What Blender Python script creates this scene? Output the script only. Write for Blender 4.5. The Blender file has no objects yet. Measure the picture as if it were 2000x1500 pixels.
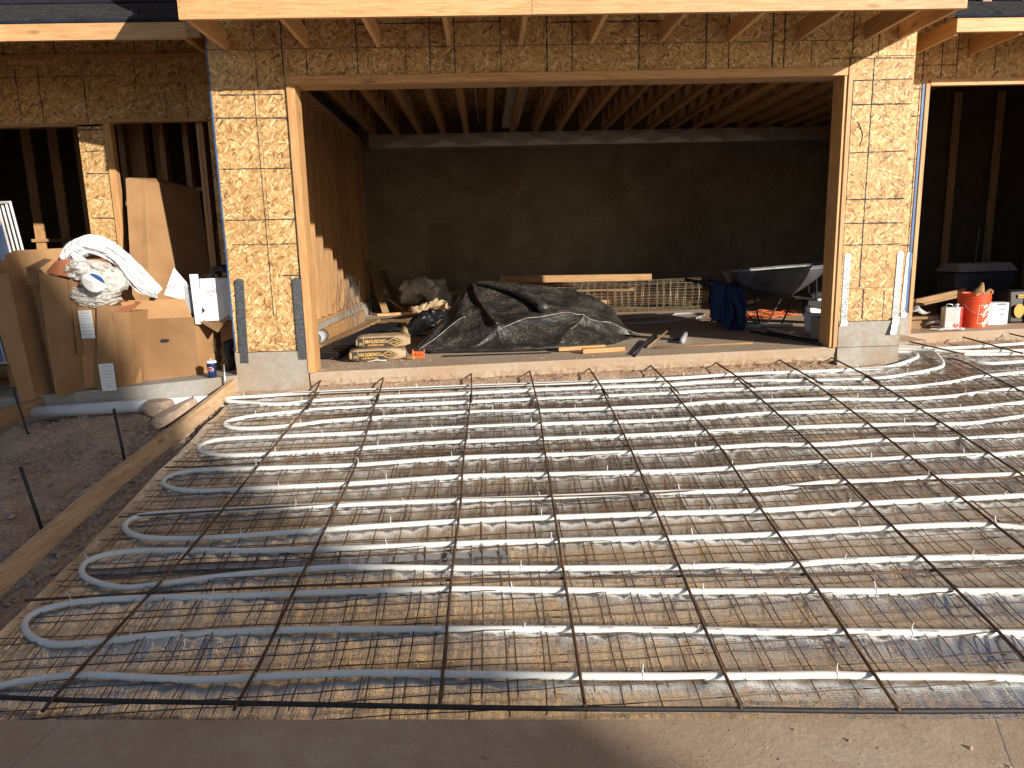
import bpy, bmesh, math, random
import numpy as np
from mathutils import Vector, Matrix, noise as mnoise
random.seed(7); np.random.seed(7)
SC = bpy.context.scene
COL = SC.collection
# ------------------------------------------------------------------ camera, sky, sun, exposure
CAM_LOC = Vector((1.675, -6.657, 1.093))
def cam_axes(p, y, r):
    f = Vector((-math.sin(y)*math.cos(p), math.cos(y)*math.cos(p), -math.sin(p)))
    rt = Vector((math.cos(y), math.sin(y), 0)); up = rt.cross(f)
    return rt*math.cos(r)+up*math.sin(r), up*math.cos(r)-rt*math.sin(r), f
cd = bpy.data.cameras.new('camera'); cam = bpy.data.objects.new('camera', cd); COL.objects.link(cam)
rt_, up_, f_ = cam_axes(math.radians(10.7), math.radians(-1.8), math.radians(-1.4))
cm = Matrix((rt_, up_, -f_)).transposed().to_4x4(); cm.translation = CAM_LOC
cam.matrix_world = cm
cd.sensor_fit = 'HORIZONTAL'; cd.sensor_width = 36; cd.lens = 25.2; cd.clip_start = .05; cd.clip_end = 1000
SC.camera = cam
SUN_TRAVEL = Vector((-.807, 1, -.385)).normalized()
SUN_EL = math.asin(-SUN_TRAVEL.z)
w = bpy.data.worlds.new("World"); SC.world = w; w.use_nodes = True
nt = w.node_tree; sky = nt.nodes.new('ShaderNodeTexSky'); sky.sky_type = 'NISHITA'; sky.sun_disc = False
sky.sun_elevation = SUN_EL; sky.sun_rotation = math.radians(141); sky.altitude = 1500; sky.air_density = 1; sky.dust_density = 1.6
bg = nt.nodes['Background']; nt.links.new(sky.outputs[0], bg.inputs[0]); bg.inputs[1].default_value = .08
sd = bpy.data.lights.new('sun', 'SUN'); sd.energy = 4.6; sd.angle = math.radians(.55); sd.color = (1, .925, .81)
sun = bpy.data.objects.new('sun', sd); COL.objects.link(sun)
sun.rotation_euler = SUN_TRAVEL.to_track_quat('-Z', 'Y').to_euler()
SC.view_settings.view_transform = 'Standard'; SC.view_settings.look = 'None'
SC.view_settings.exposure = .48; SC.view_settings.gamma = 1
SC.render.engine = 'CYCLES'
SC.cycles.max_bounces = 8; SC.cycles.diffuse_bounces = 4; SC.cycles.glossy_bounces = 4; SC.cycles.transparent_max_bounces = 12
PIPES=[[[5.669,0.224,0.001],[5.829,0.162,-0.005],[5.813,0.058,-0.02],[5.707,-0.046,-0.036],[5.379,-0.227,-0.066],[5.109,-0.266,-0.075],[4.605,-0.27,-0.083],[3.947,-0.251,-0.09],[3.275,-0.29,-0.106],[2.341,-0.275,-0.118],[1.41,-0.246,-0.128],[0.25,-0.228,-0.143],[-0.34,-0.259,-0.156],[-0.632,-0.274,-0.162],[-0.684,-0.307,-0.168],[-0.642,-0.366,-0.175],[-0.474,-0.415,-0.179],[-0.158,-0.508,-0.187],[0.292,-0.438,-0.171],[1.416,-0.442,-0.155],[2.323,-0.443,-0.141],[3.233,-0.458,-0.13],[3.562,-0.433,-0.121],[4.038,-0.457,-0.117],[4.651,-0.53,-0.118],[5.044,-0.542,-0.114],[5.316,-0.494,-0.103],[5.612,-0.402,-0.086],[5.795,-0.321,-0.072],[5.889,-0.223,-0.057],[5.972,-0.036,-0.03],[6.021,0.15,-0.004],[5.921,0.257,0.009],[5.75,0.322,0.016]],[[6.847,-0.477,-0.078],[6.416,-0.55,-0.095],[5.963,-0.616,-0.111],[5.662,-0.715,-0.129],[5.305,-0.788,-0.144],[4.996,-0.786,-0.148],[4.491,-0.702,-0.145],[3.96,-0.669,-0.148],[3.495,-0.659,-0.154],[3.178,-0.682,-0.161],[2.297,-0.68,-0.174],[1.422,-0.666,-0.186],[0.338,-0.673,-0.203],[-0.037,-0.722,-0.215],[-0.28,-0.762,-0.224],[-0.447,-0.834,-0.237],[-0.485,-0.919,-0.249],[-0.411,-1.005,-0.26],[-0.193,-1.054,-0.263],[0.2,-1.004,-0.251],[0.396,-0.962,-0.242],[1.429,-0.91,-0.219],[2.267,-0.96,-0.213],[3.106,-0.974,-0.203],[3.485,-0.939,-0.192],[3.856,-0.952,-0.188],[4.436,-0.992,-0.185],[4.848,-1.059,-0.188],[5.137,-1.074,-0.186],[5.446,-1.054,-0.179],[5.791,-0.987,-0.164],[6.127,-0.942,-0.153],[6.577,-0.872,-0.137]],[[6.373,-1.179,-0.182],[5.893,-1.258,-0.2],[5.417,-1.323,-0.216],[4.983,-1.334,-0.224],[4.446,-1.276,-0.224],[3.893,-1.238,-0.227],[3.459,-1.261,-0.237],[3.03,-1.283,-0.247],[2.236,-1.247,-0.254],[1.439,-1.233,-0.264],[0.65,-1.251,-0.278],[0.099,-1.245,-0.285],[-0.216,-1.238,-0.289],[-0.442,-1.26,-0.296],[-0.526,-1.367,-0.312],[-0.459,-1.478,-0.326],[-0.303,-1.55,-0.334],[-0.111,-1.573,-0.334],[0.183,-1.571,-0.329],[0.699,-1.548,-0.318],[1.447,-1.515,-0.302],[2.205,-1.538,-0.294],[2.964,-1.552,-0.285],[3.369,-1.542,-0.277],[3.774,-1.542,-0.271],[4.308,-1.557,-0.265],[4.831,-1.592,-0.262],[5.22,-1.62,-0.26],[5.69,-1.534,-0.241],[6.135,-1.472,-0.226]],[[5.814,-1.869,-0.286],[5.441,-1.871,-0.292],[4.917,-1.882,-0.301],[4.426,-1.841,-0.303],[4.028,-1.867,-0.312],[3.719,-1.839,-0.313],[3.597,-1.825,-0.313],[3.277,-1.832,-0.319],[2.891,-1.849,-0.327],[2.173,-1.827,-0.334],[1.455,-1.796,-0.341],[0.746,-1.834,-0.357],[0.034,-1.812,-0.365],[-0.323,-1.797,-0.368],[-0.502,-1.834,-0.376],[-0.545,-1.947,-0.392],[-0.466,-2.045,-0.404],[-0.306,-2.114,-0.411],[-0.103,-2.128,-0.41],[0.128,-2.124,-0.406],[0.793,-2.122,-0.396],[1.464,-2.097,-0.382],[2.14,-2.133,-0.377],[2.812,-2.168,-0.372],[3.169,-2.169,-0.367],[3.536,-2.148,-0.358],[3.901,-2.141,-0.352],[4.264,-2.142,-0.347],[4.633,-2.135,-0.34],[4.984,-2.159,-0.338],[5.238,-2.147,-0.333],[5.616,-2.157,-0.328]],[[5.399,-2.462,-0.374],[5.014,-2.449,-0.378],[4.452,-2.431,-0.384],[4.101,-2.443,-0.391],[3.767,-2.428,-0.394],[3.406,-2.48,-0.406],[3.07,-2.479,-0.411],[2.741,-2.458,-0.413],[2.107,-2.445,-0.421],[1.474,-2.426,-0.428],[0.683,-2.41,-0.437],[-0.099,-2.407,-0.449],[-0.38,-2.404,-0.453],[-0.509,-2.448,-0.46],[-0.519,-2.545,-0.474],[-0.423,-2.647,-0.487],[-0.25,-2.709,-0.493],[0.019,-2.73,-0.491],[0.308,-2.724,-0.486],[0.888,-2.696,-0.474],[1.481,-2.684,-0.463],[2.079,-2.696,-0.456],[2.678,-2.715,-0.449],[2.991,-2.728,-0.447],[3.305,-2.736,-0.443],[3.628,-2.726,-0.437],[3.954,-2.716,-0.43],[4.276,-2.718,-0.426],[4.598,-2.719,-0.421],[4.817,-2.717,-0.418],[5.198,-2.744,-0.416]],[[4.852,-3.194,-0.483],[4.556,-3.069,-0.47],[4.478,-3.04,-0.467],[4.3,-3.006,-0.465],[4.006,-2.993,-0.468],[3.804,-2.995,-0.471],[3.502,-2.998,-0.476],[3.201,-3.001,-0.481],[2.906,-2.994,-0.485],[2.612,-2.981,-0.487],[2.052,-2.954,-0.492],[1.488,-2.931,-0.497],[0.925,-2.92,-0.504],[0.36,-2.897,-0.509],[-0.077,-2.85,-0.51],[-0.363,-2.839,-0.512],[-0.522,-2.886,-0.521],[-0.542,-2.978,-0.534],[-0.451,-3.091,-0.548],[-0.226,-3.188,-0.558],[-0.027,-3.17,-0.553],[0.296,-3.126,-0.542],[0.688,-3.106,-0.533],[0.957,-3.112,-0.53],[1.495,-3.171,-0.53],[2.023,-3.22,-0.529],[2.544,-3.259,-0.527],[2.817,-3.274,-0.525],[3.084,-3.299,-0.524],[3.368,-3.284,-0.518],[3.644,-3.291,-0.514],[4.008,-3.306,-0.511],[4.361,-3.334,-0.51],[4.732,-3.369,-0.509]],[[4.539,-3.654,-0.551],[4.159,-3.608,-0.551],[3.575,-3.556,-0.552],[2.979,-3.503,-0.554],[2.495,-3.46,-0.555],[2.003,-3.408,-0.555],[1.501,-3.355,-0.555],[0.992,-3.327,-0.559],[0.307,-3.308,-0.567],[-0.155,-3.284,-0.571],[-0.424,-3.298,-0.577],[-0.562,-3.359,-0.587],[-0.562,-3.448,-0.599],[-0.47,-3.548,-0.612],[-0.322,-3.614,-0.618],[-0.118,-3.609,-0.615],[0.102,-3.589,-0.609],[0.381,-3.591,-0.605],[0.804,-3.605,-0.6],[1.509,-3.661,-0.598],[1.971,-3.699,-0.596],[2.425,-3.741,-0.595],[2.659,-3.768,-0.595],[2.966,-3.804,-0.595],[3.198,-3.82,-0.594],[3.575,-3.859,-0.594],[3.948,-3.893,-0.593],[4.315,-3.941,-0.594]],[[-0.509,-4.0,-0.675],[-0.457,-3.926,-0.664],[-0.411,-3.869,-0.655],[-0.302,-3.839,-0.649],[-0.117,-3.826,-0.645],[0.04,-3.842,-0.645],[0.225,-3.871,-0.646],[0.448,-3.898,-0.646],[0.766,-3.899,-0.642],[1.088,-3.91,-0.638],[1.518,-3.95,-0.637],[1.94,-3.993,-0.637],[2.355,-4.028,-0.636],[2.715,-4.054,-0.634],[3.002,-4.071,-0.632],[3.209,-4.096,-0.632],[3.489,-4.119,-0.631],[3.758,-4.151,-0.632],[4.124,-4.208,-0.634]]]
PIPES_RIGHT=[[[5.799,0.391,0.031],[6.106,0.266,0.018],[6.458,0.247,0.021],[7.033,0.287,0.035],[7.473,0.312,0.045]],[[6.051,0.2,0.008],[6.358,0.097,-0.001],[6.784,0.066,0.001],[7.216,0.052,0.005]],[[6.241,0.027,-0.013],[6.555,-0.022,-0.015],[7.116,-0.075,-0.014]],[[6.196,-0.221,-0.048],[6.298,-0.285,-0.055],[6.623,-0.269,-0.048],[7.039,-0.234,-0.037]]]
LONG_BARS=[[[0.141,-0.292,-0.131],[0.053,-1.822,-0.344],[0.005,-2.801,-0.479],[-0.041,-3.269,-0.545],[-0.068,-3.492,-0.576],[-0.123,-3.996,-0.646],[-0.12,-4.05,-0.654]],[[0.685,-0.421,-0.141],[0.738,-1.866,-0.339],[0.7,-2.83,-0.473],[0.678,-3.303,-0.539],[0.664,-3.775,-0.604],[0.638,-4.103,-0.65]],[[1.504,-0.532,-0.144],[1.502,-0.909,-0.196],[1.477,-1.9,-0.333],[1.476,-2.49,-0.414],[1.456,-3.157,-0.507],[1.448,-3.725,-0.585],[1.442,-4.157,-0.645]],[[2.066,-0.542,-0.137],[2.069,-0.983,-0.198],[2.047,-1.794,-0.31],[2.035,-2.469,-0.403],[2.019,-3.256,-0.512],[2.011,-3.755,-0.581],[2.003,-4.192,-0.641]],[[2.647,-0.554,-0.13],[2.649,-0.939,-0.183],[2.647,-1.784,-0.299],[2.628,-2.491,-0.397],[2.602,-3.385,-0.521],[2.588,-3.913,-0.594],[2.588,-4.247,-0.64]],[[3.235,-0.594,-0.126],[3.245,-1.215,-0.212],[3.267,-1.803,-0.293],[3.235,-2.508,-0.391],[3.217,-2.994,-0.458],[3.207,-3.419,-0.517],[3.179,-4.03,-0.602],[3.167,-4.302,-0.639]],[[3.88,-0.445,-0.096],[3.892,-0.792,-0.144],[3.898,-1.786,-0.281],[3.873,-2.507,-0.381],[3.851,-3.136,-0.468],[3.84,-3.446,-0.511],[3.83,-3.839,-0.565],[3.811,-4.186,-0.614]],[[4.463,-0.485,-0.093],[4.482,-0.937,-0.155],[4.464,-1.789,-0.273],[4.431,-2.498,-0.371],[4.402,-3.084,-0.453],[4.39,-3.465,-0.505]],[[4.993,-0.532,-0.092],[5.002,-1.008,-0.157],[4.989,-1.824,-0.27],[4.96,-2.52,-0.366],[4.933,-2.879,-0.416]],[[5.984,-0.131,-0.021],[6.059,-0.242,-0.035],[6.017,-0.847,-0.12],[6.0,-1.437,-0.201]]]
DOWELS=[[[0.101,-0.126,-0.096],[0.148,-0.769,-0.184]],[[0.681,-0.044,-0.076],[0.714,-0.659,-0.16]],[[1.507,-0.086,-0.069],[1.517,-0.765,-0.163]],[[2.057,-0.135,-0.068],[2.065,-0.75,-0.153]],[[2.622,-0.045,-0.047],[2.665,-0.793,-0.149]],[[3.213,-0.085,-0.043],[3.266,-0.784,-0.139]],[[3.835,-0.031,-0.027],[3.931,-0.744,-0.124]],[[4.44,0.011,-0.012],[4.52,-0.731,-0.113]],[[4.948,-0.016,-0.008],[5.011,-0.745,-0.108]],[[5.985,0.346,0.057],[6.185,-0.07,0.003]],[[6.571,0.406,0.075],[6.709,-0.135,0.002]],[[7.104,0.459,0.09],[7.219,0.126,0.046]]]
CROSS_BARS=[[[-0.572,-0.242,-0.147],[0.257,-0.258,-0.137],[1.411,-0.276,-0.122],[2.572,-0.295,-0.107],[3.285,-0.248,-0.09],[4.796,-0.268,-0.07],[5.684,-0.306,-0.062]],[[-0.663,-0.923,-0.242],[-0.361,-0.905,-0.235],[0.379,-0.873,-0.22],[1.429,-0.867,-0.203],[2.7,-0.888,-0.187],[3.88,-0.884,-0.169],[5.042,-0.94,-0.159],[6.176,-0.873,-0.133],[6.543,-0.857,-0.125]],[[-0.618,-1.745,-0.355],[-0.336,-1.76,-0.353],[0.048,-1.736,-0.344],[0.543,-1.697,-0.331],[1.453,-1.723,-0.321],[2.658,-1.747,-0.306],[3.673,-1.701,-0.285],[4.479,-1.742,-0.278],[5.5,-1.789,-0.269],[5.83,-1.801,-0.266]],[[-0.601,-2.445,-0.451],[0.033,-2.427,-0.439],[0.686,-2.417,-0.428],[1.474,-2.432,-0.419],[2.515,-2.475,-0.409],[3.239,-2.47,-0.397],[3.852,-2.487,-0.39],[4.41,-2.498,-0.384],[4.979,-2.496,-0.375],[5.3,-2.502,-0.371]],[[-0.662,-3.272,-0.566],[-0.046,-3.263,-0.556],[0.676,-3.271,-0.546],[1.447,-3.288,-0.537],[2.012,-3.326,-0.534],[2.52,-3.354,-0.53],[3.216,-3.4,-0.526],[3.852,-3.427,-0.52],[4.285,-3.436,-0.515],[4.66,-3.453,-0.512]],[[-0.542,-3.921,-0.654],[-0.36,-3.946,-0.655],[-0.008,-3.99,-0.656],[0.62,-4.052,-0.655],[1.444,-4.137,-0.654],[1.919,-4.182,-0.653],[2.591,-4.238,-0.651],[3.069,-4.282,-0.65],[3.63,-4.323,-0.647],[3.997,-4.351,-0.645]]]

# ------------------------------------------------------------------ materials
class G:
    def __init__(s, name):
        s.m = bpy.data.materials.new(name); s.m.use_nodes = True; s.t = s.m.node_tree
        s.p = s.t.nodes['Principled BSDF']
    def n(s, typ, **kw):
        nd = s.t.nodes.new('ShaderNode'+typ)
        for k, v in kw.items():
            if k.startswith('i_'):
                key = k[2:].replace('_', ' ')
                key = int(key) if key.isdigit() else key
                s.set(nd.inputs[key], v)
            else: setattr(nd, k, v)
        return nd
    def set(s, sock, v):
        if isinstance(v, bpy.types.NodeSocket): s.t.links.new(v, sock)
        elif hasattr(v, 'outputs'): s.t.links.new(v.outputs[0], sock)
        else: sock.default_value = v
    def P(s, **kw):
        for k, v in kw.items(): s.set(s.p.inputs[k.replace('_', ' ')], v)
        return s.m
    def coord(s, rnd=True, scale=(1, 1, 1), rot=(0, 0, 0), amt=7.0):
        tc = s.n('TexCoord'); v = tc.outputs['Object']
        if rnd:
            oi = s.n('ObjectInfo')
            mm = s.n('Math', operation='MULTIPLY', i_0=oi.outputs['Random'], i_1=amt)
            v = s.n('VectorMath', operation='ADD', i_0=v, i_1=mm.outputs[0]).outputs[0]
        return s.n('Mapping', i_Vector=v, i_Scale=scale, i_Rotation=rot).outputs[0]
    def map(s, v, scale=(1, 1, 1), rot=(0, 0, 0)):
        return s.n('Mapping', i_Vector=v, i_Scale=scale, i_Rotation=rot).outputs[0]
    def noise(s, v, sc, det=3, rough=.55, dist=0):
        return s.n('TexNoise', i_Vector=v, i_Scale=sc, i_Detail=det, i_Roughness=rough, i_Distortion=dist).outputs[0]
    def ramp(s, f, stops, interp='LINEAR'):
        r = s.n('ValToRGB', i_Fac=f); e = r.color_ramp.elements; r.color_ramp.interpolation = interp
        while len(e) < len(stops): e.new(.5)
        for el, (p, c) in zip(e, stops):
            el.position = p; el.color = (c, c, c, 1) if isinstance(c, (int, float)) else (*c, 1)
        return r.outputs[0]
    def mix(s, f, a, b, bt='MIX'):
        m = s.n('Mix', data_type='RGBA', blend_type=bt)
        s.set(m.inputs[0], f)
        for k, v in ((6, a), (7, b)): s.set(m.inputs[k], (*v, 1) if isinstance(v, tuple) and len(v) == 3 else v)
        return m.outputs[2]
    def math(s, op, a, b=0.0, c=0.0): return s.n('Math', operation=op, i_0=a, i_1=b, i_2=c).outputs[0]
    def bump(s, h, st=.3, dist=.01): return s.n('Bump', i_Height=h, i_Strength=st, i_Distance=dist).outputs[0]

def osb_mat(name, axis='Y', tint=1.0):
    g = G(name); v0 = g.coord(amt=9)
    wob = g.n('TexNoise', i_Vector=v0, i_Scale=6.0, i_Detail=2.0).outputs['Color']
    v = g.n('VectorMath', operation='MULTIPLY_ADD', i_0=wob, i_1=(.035, .035, .035), i_2=v0).outputs[0]
    col = None; h = None
    pal = [(0, (.19, .085, .03)), (.10, (.38, .20, .07)), (.35, (.51, .30, .115)), (.70, (.62, .40, .165)), (.90, (.73, .52, .25)), (1, (.82, .65, .38))]
    for i, (ang, sx, sz) in enumerate([(20, 10, 36), (95, 11, 42), (150, 12, 46), (5, 13, 52), (62, 13, 50), (120, 15, 56), (38, 18, 66), (165, 12, 50), (85, 14, 56), (135, 17, 64), (50, 13, 54)]):
        a = math.radians(ang)
        rot = (0, a, 0) if axis == 'Y' else (a, 0, 0)
        sc = (sx, 3, sz) if axis == 'Y' else (3, sx, sz)
        r = g.map(v, rot=rot)
        r = g.map(r, scale=sc)
        vo = g.n('TexVoronoi', i_Vector=r, i_Scale=1.0, i_Randomness=1.0)
        sep = g.n('SeparateColor', i_Color=vo.outputs['Color'])
        c = g.ramp(sep.outputs[0], pal)
        if col is None: col = c; h = sep.outputs[1]
        else:
            mask = g.math('MULTIPLY', g.math('GREATER_THAN', sep.outputs[2], .62), g.math('LESS_THAN', vo.outputs['Distance'], .46))
            col = g.mix(mask, col, c); h = g.mix(mask, h, sep.outputs[1])
    fib = g.noise(g.map(v, scale=(60, 60, 200)), 1.0, 2)
    col = g.mix(.35, col, g.ramp(fib, [(.3, .55), (.7, 1.3)]), 'MULTIPLY')
    big = g.noise(v0, 1.6, 3)
    col = g.mix(.5, col, g.ramp(big, [(.3, (.75*tint, .72*tint, .70*tint)), (.7, (1.12*tint, 1.1*tint, 1.05*tint))]), 'MULTIPLY')
    return g.P(Base_Color=col, Roughness=.62, Normal=g.bump(h, .35, .003))

def wood_mat(name, light, dark, rough=.6, knots=True):
    g = G(name); v = g.coord(amt=13)
    grain = g.noise(g.map(v, scale=(.9, 16, 16)), 3.0, 4, .6, 1.2)
    col = g.mix(g.ramp(grain, [(.36, 0), (.62, 1)]), dark, light)
    fine = g.noise(g.map(v, scale=(3, 120, 120)), 2.0, 3)
    col = g.mix(.35, col, g.ramp(fine, [(.3, .65), (.7, 1.2)]), 'MULTIPLY')
    oi = g.n('ObjectInfo').outputs['Random']
    col = g.mix(1.0, col, g.ramp(oi, [(0, (.74, .72, .68)), (.35, (.92, .88, .84)), (.7, (1.0, .96, .88)), (1, (1.14, 1.08, .98))]), 'MULTIPLY')
    if knots:
        vo = g.n('TexVoronoi', i_Vector=g.map(v, scale=(1.6, 5, 5)), i_Scale=1.0)
        k = g.math('LESS_THAN', vo.outputs['Distance'], .075)
        k2 = g.ramp(vo.outputs['Distance'], [(.05, 1), (.13, 0)])
        col = g.mix(g.math('MULTIPLY', k2, .65), col, (.20, .085, .03))
    st = g.noise(g.map(v, scale=(1, 3, 3)), 2.2, 3)
    col = g.mix(g.ramp(st, [(.55, 0), (.75, .35)]), col, (.36, .20, .09))
    return g.P(Base_Color=col, Roughness=rough, Normal=g.bump(grain, .25, .002))

def concrete_mat(name, base, dark, dirt=None, dirt_amt=.5, sc=1.0, bump=.5):
    g = G(name); v = g.coord(rnd=False)
    n1 = g.noise(v, 2.2*sc, 6, .65); n2 = g.noise(v, 30*sc, 4, .7)
    col = g.mix(g.ramp(n1, [(.3, 0), (.7, 1)]), dark, base)
    col = g.mix(.5, col, g.ramp(n2, [(.3, .7), (.7, 1.25)]), 'MULTIPLY')
    pit = g.n('TexVoronoi', i_Vector=v, i_Scale=26.0*sc).outputs['Distance']
    pm = g.ramp(pit, [(.05, 1), (.12, 0)])
    pn = g.noise(v, 3.5*sc, 2)
    pm = g.math('MULTIPLY', pm, g.ramp(pn, [(.5, 0), (.58, 1)]))
    col = g.mix(g.math('MULTIPLY', pm, .7), col, (.06, .05, .04))
    if dirt:
        n3 = g.noise(v, 1.3*sc, 8, .72, .6)
        col = g.mix(g.ramp(n3, [(.5-dirt_amt*.25, 0), (.60, 1)]), col, dirt)
        n4 = g.noise(v, 90, 3, .8)
        col = g.mix(g.ramp(n4, [(.6, 0), (.72, .5)]), col, (.10, .065, .04))
        n5 = g.noise(v, 5.5, 6, .8, 1.2)
        col = g.mix(g.ramp(n5, [(.60, 0), (.68, .45)]), col, (.17, .12, .085))
    hh = g.math('SUBTRACT', g.math('ADD', g.math('MULTIPLY', n2, .5), n1), g.math('MULTIPLY', pm, .8))
    return g.P(Base_Color=col, Roughness=.88, Normal=g.bump(hh, bump, .008))

def plain(name, col, rough=.5, metal=0, bump=0, bsc=40, var=.25, **kw):
    g = G(name); v = g.coord()
    n1 = g.noise(v, bsc*.2, 4, .6)
    c = g.mix(1.0, (*col,), g.ramp(n1, [(.3, 1-var), (.7, 1+var)]), 'MULTIPLY')
    a = dict(Base_Color=c, Roughness=rough, Metallic=metal)
    if bump: a['Normal'] = g.bump(g.noise(v, bsc, 4), bump, .004)
    a.update(kw)
    return g.P(**a)

M = {}
M['osb'] = osb_mat('osb', 'Y'); M['osbx'] = osb_mat('osb_side', 'X')
M['pine'] = wood_mat('pine', (.66, .40, .185), (.50, .265, .105))
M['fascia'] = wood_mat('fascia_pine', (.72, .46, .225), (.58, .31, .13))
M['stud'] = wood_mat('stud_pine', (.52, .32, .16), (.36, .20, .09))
M['oldwood'] = wood_mat('old_form_wood', (.42, .27, .14), (.26, .15, .07), .8)
M['conc'] = concrete_mat('foundation_concrete', (.42, .39, .345), (.31, .285, .245), (.33, .25, .175), .25)
M['floor'] = concrete_mat('garage_concrete', (.56, .46, .35), (.44, .355, .265), (.44, .31, .205), .7)
M['apron'] = concrete_mat('apron_concrete', (.56, .45, .345), (.45, .35, .26), (.40, .29, .195), .55, 1.2, .7)
M['porch'] = concrete_mat('porch_concrete', (.40, .38, .35), (.30, .285, .26), (.33, .27, .2), .1)
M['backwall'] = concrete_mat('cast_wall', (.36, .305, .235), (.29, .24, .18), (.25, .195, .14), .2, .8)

def dirt_mat():
    g = G('dirt'); v = g.coord(rnd=False)
    n1 = g.noise(v, 2.0, 6, .7); n2 = g.noise(v, 28, 5, .7)
    col = g.mix(g.ramp(n1, [(.32, 0), (.68, 1)]), (.36, .245, .165), (.58, .42, .30))
    col = g.mix(.7, col, g.ramp(n2, [(.3, .6), (.7, 1.3)]), 'MULTIPLY')
    vo = g.n('TexVoronoi', i_Vector=v, i_Scale=55.0)
    col = g.mix(.35, col, g.ramp(g.n('SeparateColor', i_Color=vo.outputs['Color']).outputs[0], [(0, .5), (1, 1.5)]), 'MULTIPLY')
    h = g.math('ADD', n2, g.math('MULTIPLY', vo.outputs['Distance'], -1.0))
    return g.P(Base_Color=col, Roughness=.95, Normal=g.bump(h, .8, .012))
M['dirt'] = dirt_mat()
def rock_mat():
    g = G('rock'); v = g.coord(rnd=False)
    c = g.ramp(g.noise(v, 9, 4, .8), [(.25, (.26, .18, .13)), (.5, (.42, .31, .23)), (.75, (.56, .45, .35))])
    return g.P(Base_Color=c, Roughness=.9, Normal=g.bump(g.noise(v, 60, 4), .5, .006))
M['rock'] = rock_mat()

def foil_mat():
    g = G('bubble_foil'); v = g.coord(rnd=False)
    wob = g.n('TexNoise', i_Vector=v, i_Scale=9.0, i_Detail=3.0).outputs['Color']
    vw = g.n('VectorMath', operation='MULTIPLY_ADD', i_0=wob, i_1=(.02, .02, .02), i_2=v).outputs[0]
    bub = g.n('TexVoronoi', i_Vector=vw, i_Scale=92.0, i_Randomness=.35).outputs['Distance']
    wr = g.ramp(g.noise(g.map(v, scale=(26, 3.2, 3)), 1.3, 4, .6, .6), [(.42, 0), (.5, 1), (.58, 0)])
    wr2 = g.noise(g.map(v, scale=(6, 26, 6)), 1.6, 4, .65, .5)
    cr = g.n('TexVoronoi', i_Vector=g.map(vw, scale=(9, 5, 1)), i_Scale=1.6, feature='DISTANCE_TO_EDGE').outputs['Distance']
    crease = g.ramp(cr, [(0, 0), (.06, 1)])
    h = g.math('ADD', g.math('MULTIPLY', bub, -.22), g.math('ADD', g.math('MULTIPLY', wr, .36), g.math('ADD', g.math('MULTIPLY', wr2, .22), g.math('MULTIPLY', crease, .10))))
    n3 = g.noise(v, 3.0, 6, .7)
    dust = g.ramp(n3, [(.36, .06), (.72, .36)])
    spk = g.ramp(g.noise(v, 130, 2), [(.64, 0), (.74, .7)])
    dust = g.math('MAXIMUM', dust, spk)
    col = g.mix(g.noise(v, 1.1, 3), (.64, .66, .69), (.84, .855, .88))
    nrm = g.bump(h, .55, .008)
    g.P(Base_Color=col, Metallic=1.0, Roughness=g.ramp(g.noise(v, 5, 4), [(.3, .17), (.7, .32)]), Normal=nrm)
    d = g.n('BsdfDiffuse', i_Color=(.56, .49, .40, 1)); g.set(d.inputs['Normal'], nrm)
    ms = g.n('MixShader'); g.set(ms.inputs[0], dust); g.t.links.new(g.p.outputs[0], ms.inputs[1]); g.t.links.new(d.outputs[0], ms.inputs[2])
    g.t.links.new(ms.outputs[0], g.t.nodes['Material Output'].inputs['Surface'])
    return g.m
M['foil'] = foil_mat()
def pipe_mat():
    g = G('white_pex'); v = g.coord(rnd=False)
    n = g.noise(v, 6, 4, .7)
    c = g.mix(g.ramp(n, [(.45, 0), (.8, .35)]), (.74, .745, .72), (.50, .44, .36))
    return g.P(Base_Color=c, Roughness=.38, Subsurface_Weight=.08, Subsurface_Radius=(.01, .01, .01))
M['pex'] = pipe_mat()
def rebar_mat():
    g = G('rusty_rebar'); v = g.coord(rnd=False)
    n = g.noise(v, 7, 5, .7)
    c = g.ramp(n, [(.3, (.045, .032, .026)), (.52, (.10, .058, .035)), (.66, (.26, .12, .045)), (.8, (.38, .19, .08))])
    wv = g.n('TexWave', i_Vector=g.map(v, rot=(0, 0, .785)), i_Scale=38.0).outputs[0]
    return g.P(Base_Color=c, Roughness=.7, Metallic=.25, Normal=g.bump(wv, .5, .003))
M['rebar'] = rebar_mat()
M['wire'] = plain('mesh_wire', (.13, .085, .055), .5, .45, 0, 20, .6)
M['palewire'] = plain('pale_wire', (.33, .26, .18), .5, .3, 0, 20, .4)
M['greytape'] = plain('grey_tape', (.30, .30, .31), .5, .1, .1, 20, .2)
M['darkrebar'] = plain('black_rebar', (.035, .033, .035), .6, .3, .3, 200)
M['galv'] = plain('galvanised', (.62, .64, .66), .36, .85, .12, 60, .35)
def strap_mat():
    g = G('galvanised_strap'); v = g.coord(rnd=False)
    c = g.mix(g.ramp(g.noise(v, 45, 4, .7), [(.4, 0), (.6, 1)]), (.24, .25, .265), (.40, .41, .42))
    return g.P(Base_Color=c, Metallic=1.0, Roughness=.40)
M['strap'] = strap_mat()
M['duct'] = plain('duct_steel', (.60, .57, .52), .42, .8, .06, 8, .12)
M['nail'] = plain('nail_dot', (.03, .03, .035), .5, .3)
M['mark'] = plain('chalk_mark', (.035, .035, .04), .8, 0, 0, 60, .4)
M['bluewrap'] = plain('blue_flashing', (.03, .12, .34), .5)
M['cable_blue'] = plain('blue_cable', (.015, .05, .32), .45)
M['cable_red'] = plain('orange_cable', (.62, .13, .03), .45)
M['shingle'] = plain('shingle', (.04, .04, .043), .95, 0, .5, 120, .5, Specular_IOR_Level=.08)
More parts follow.
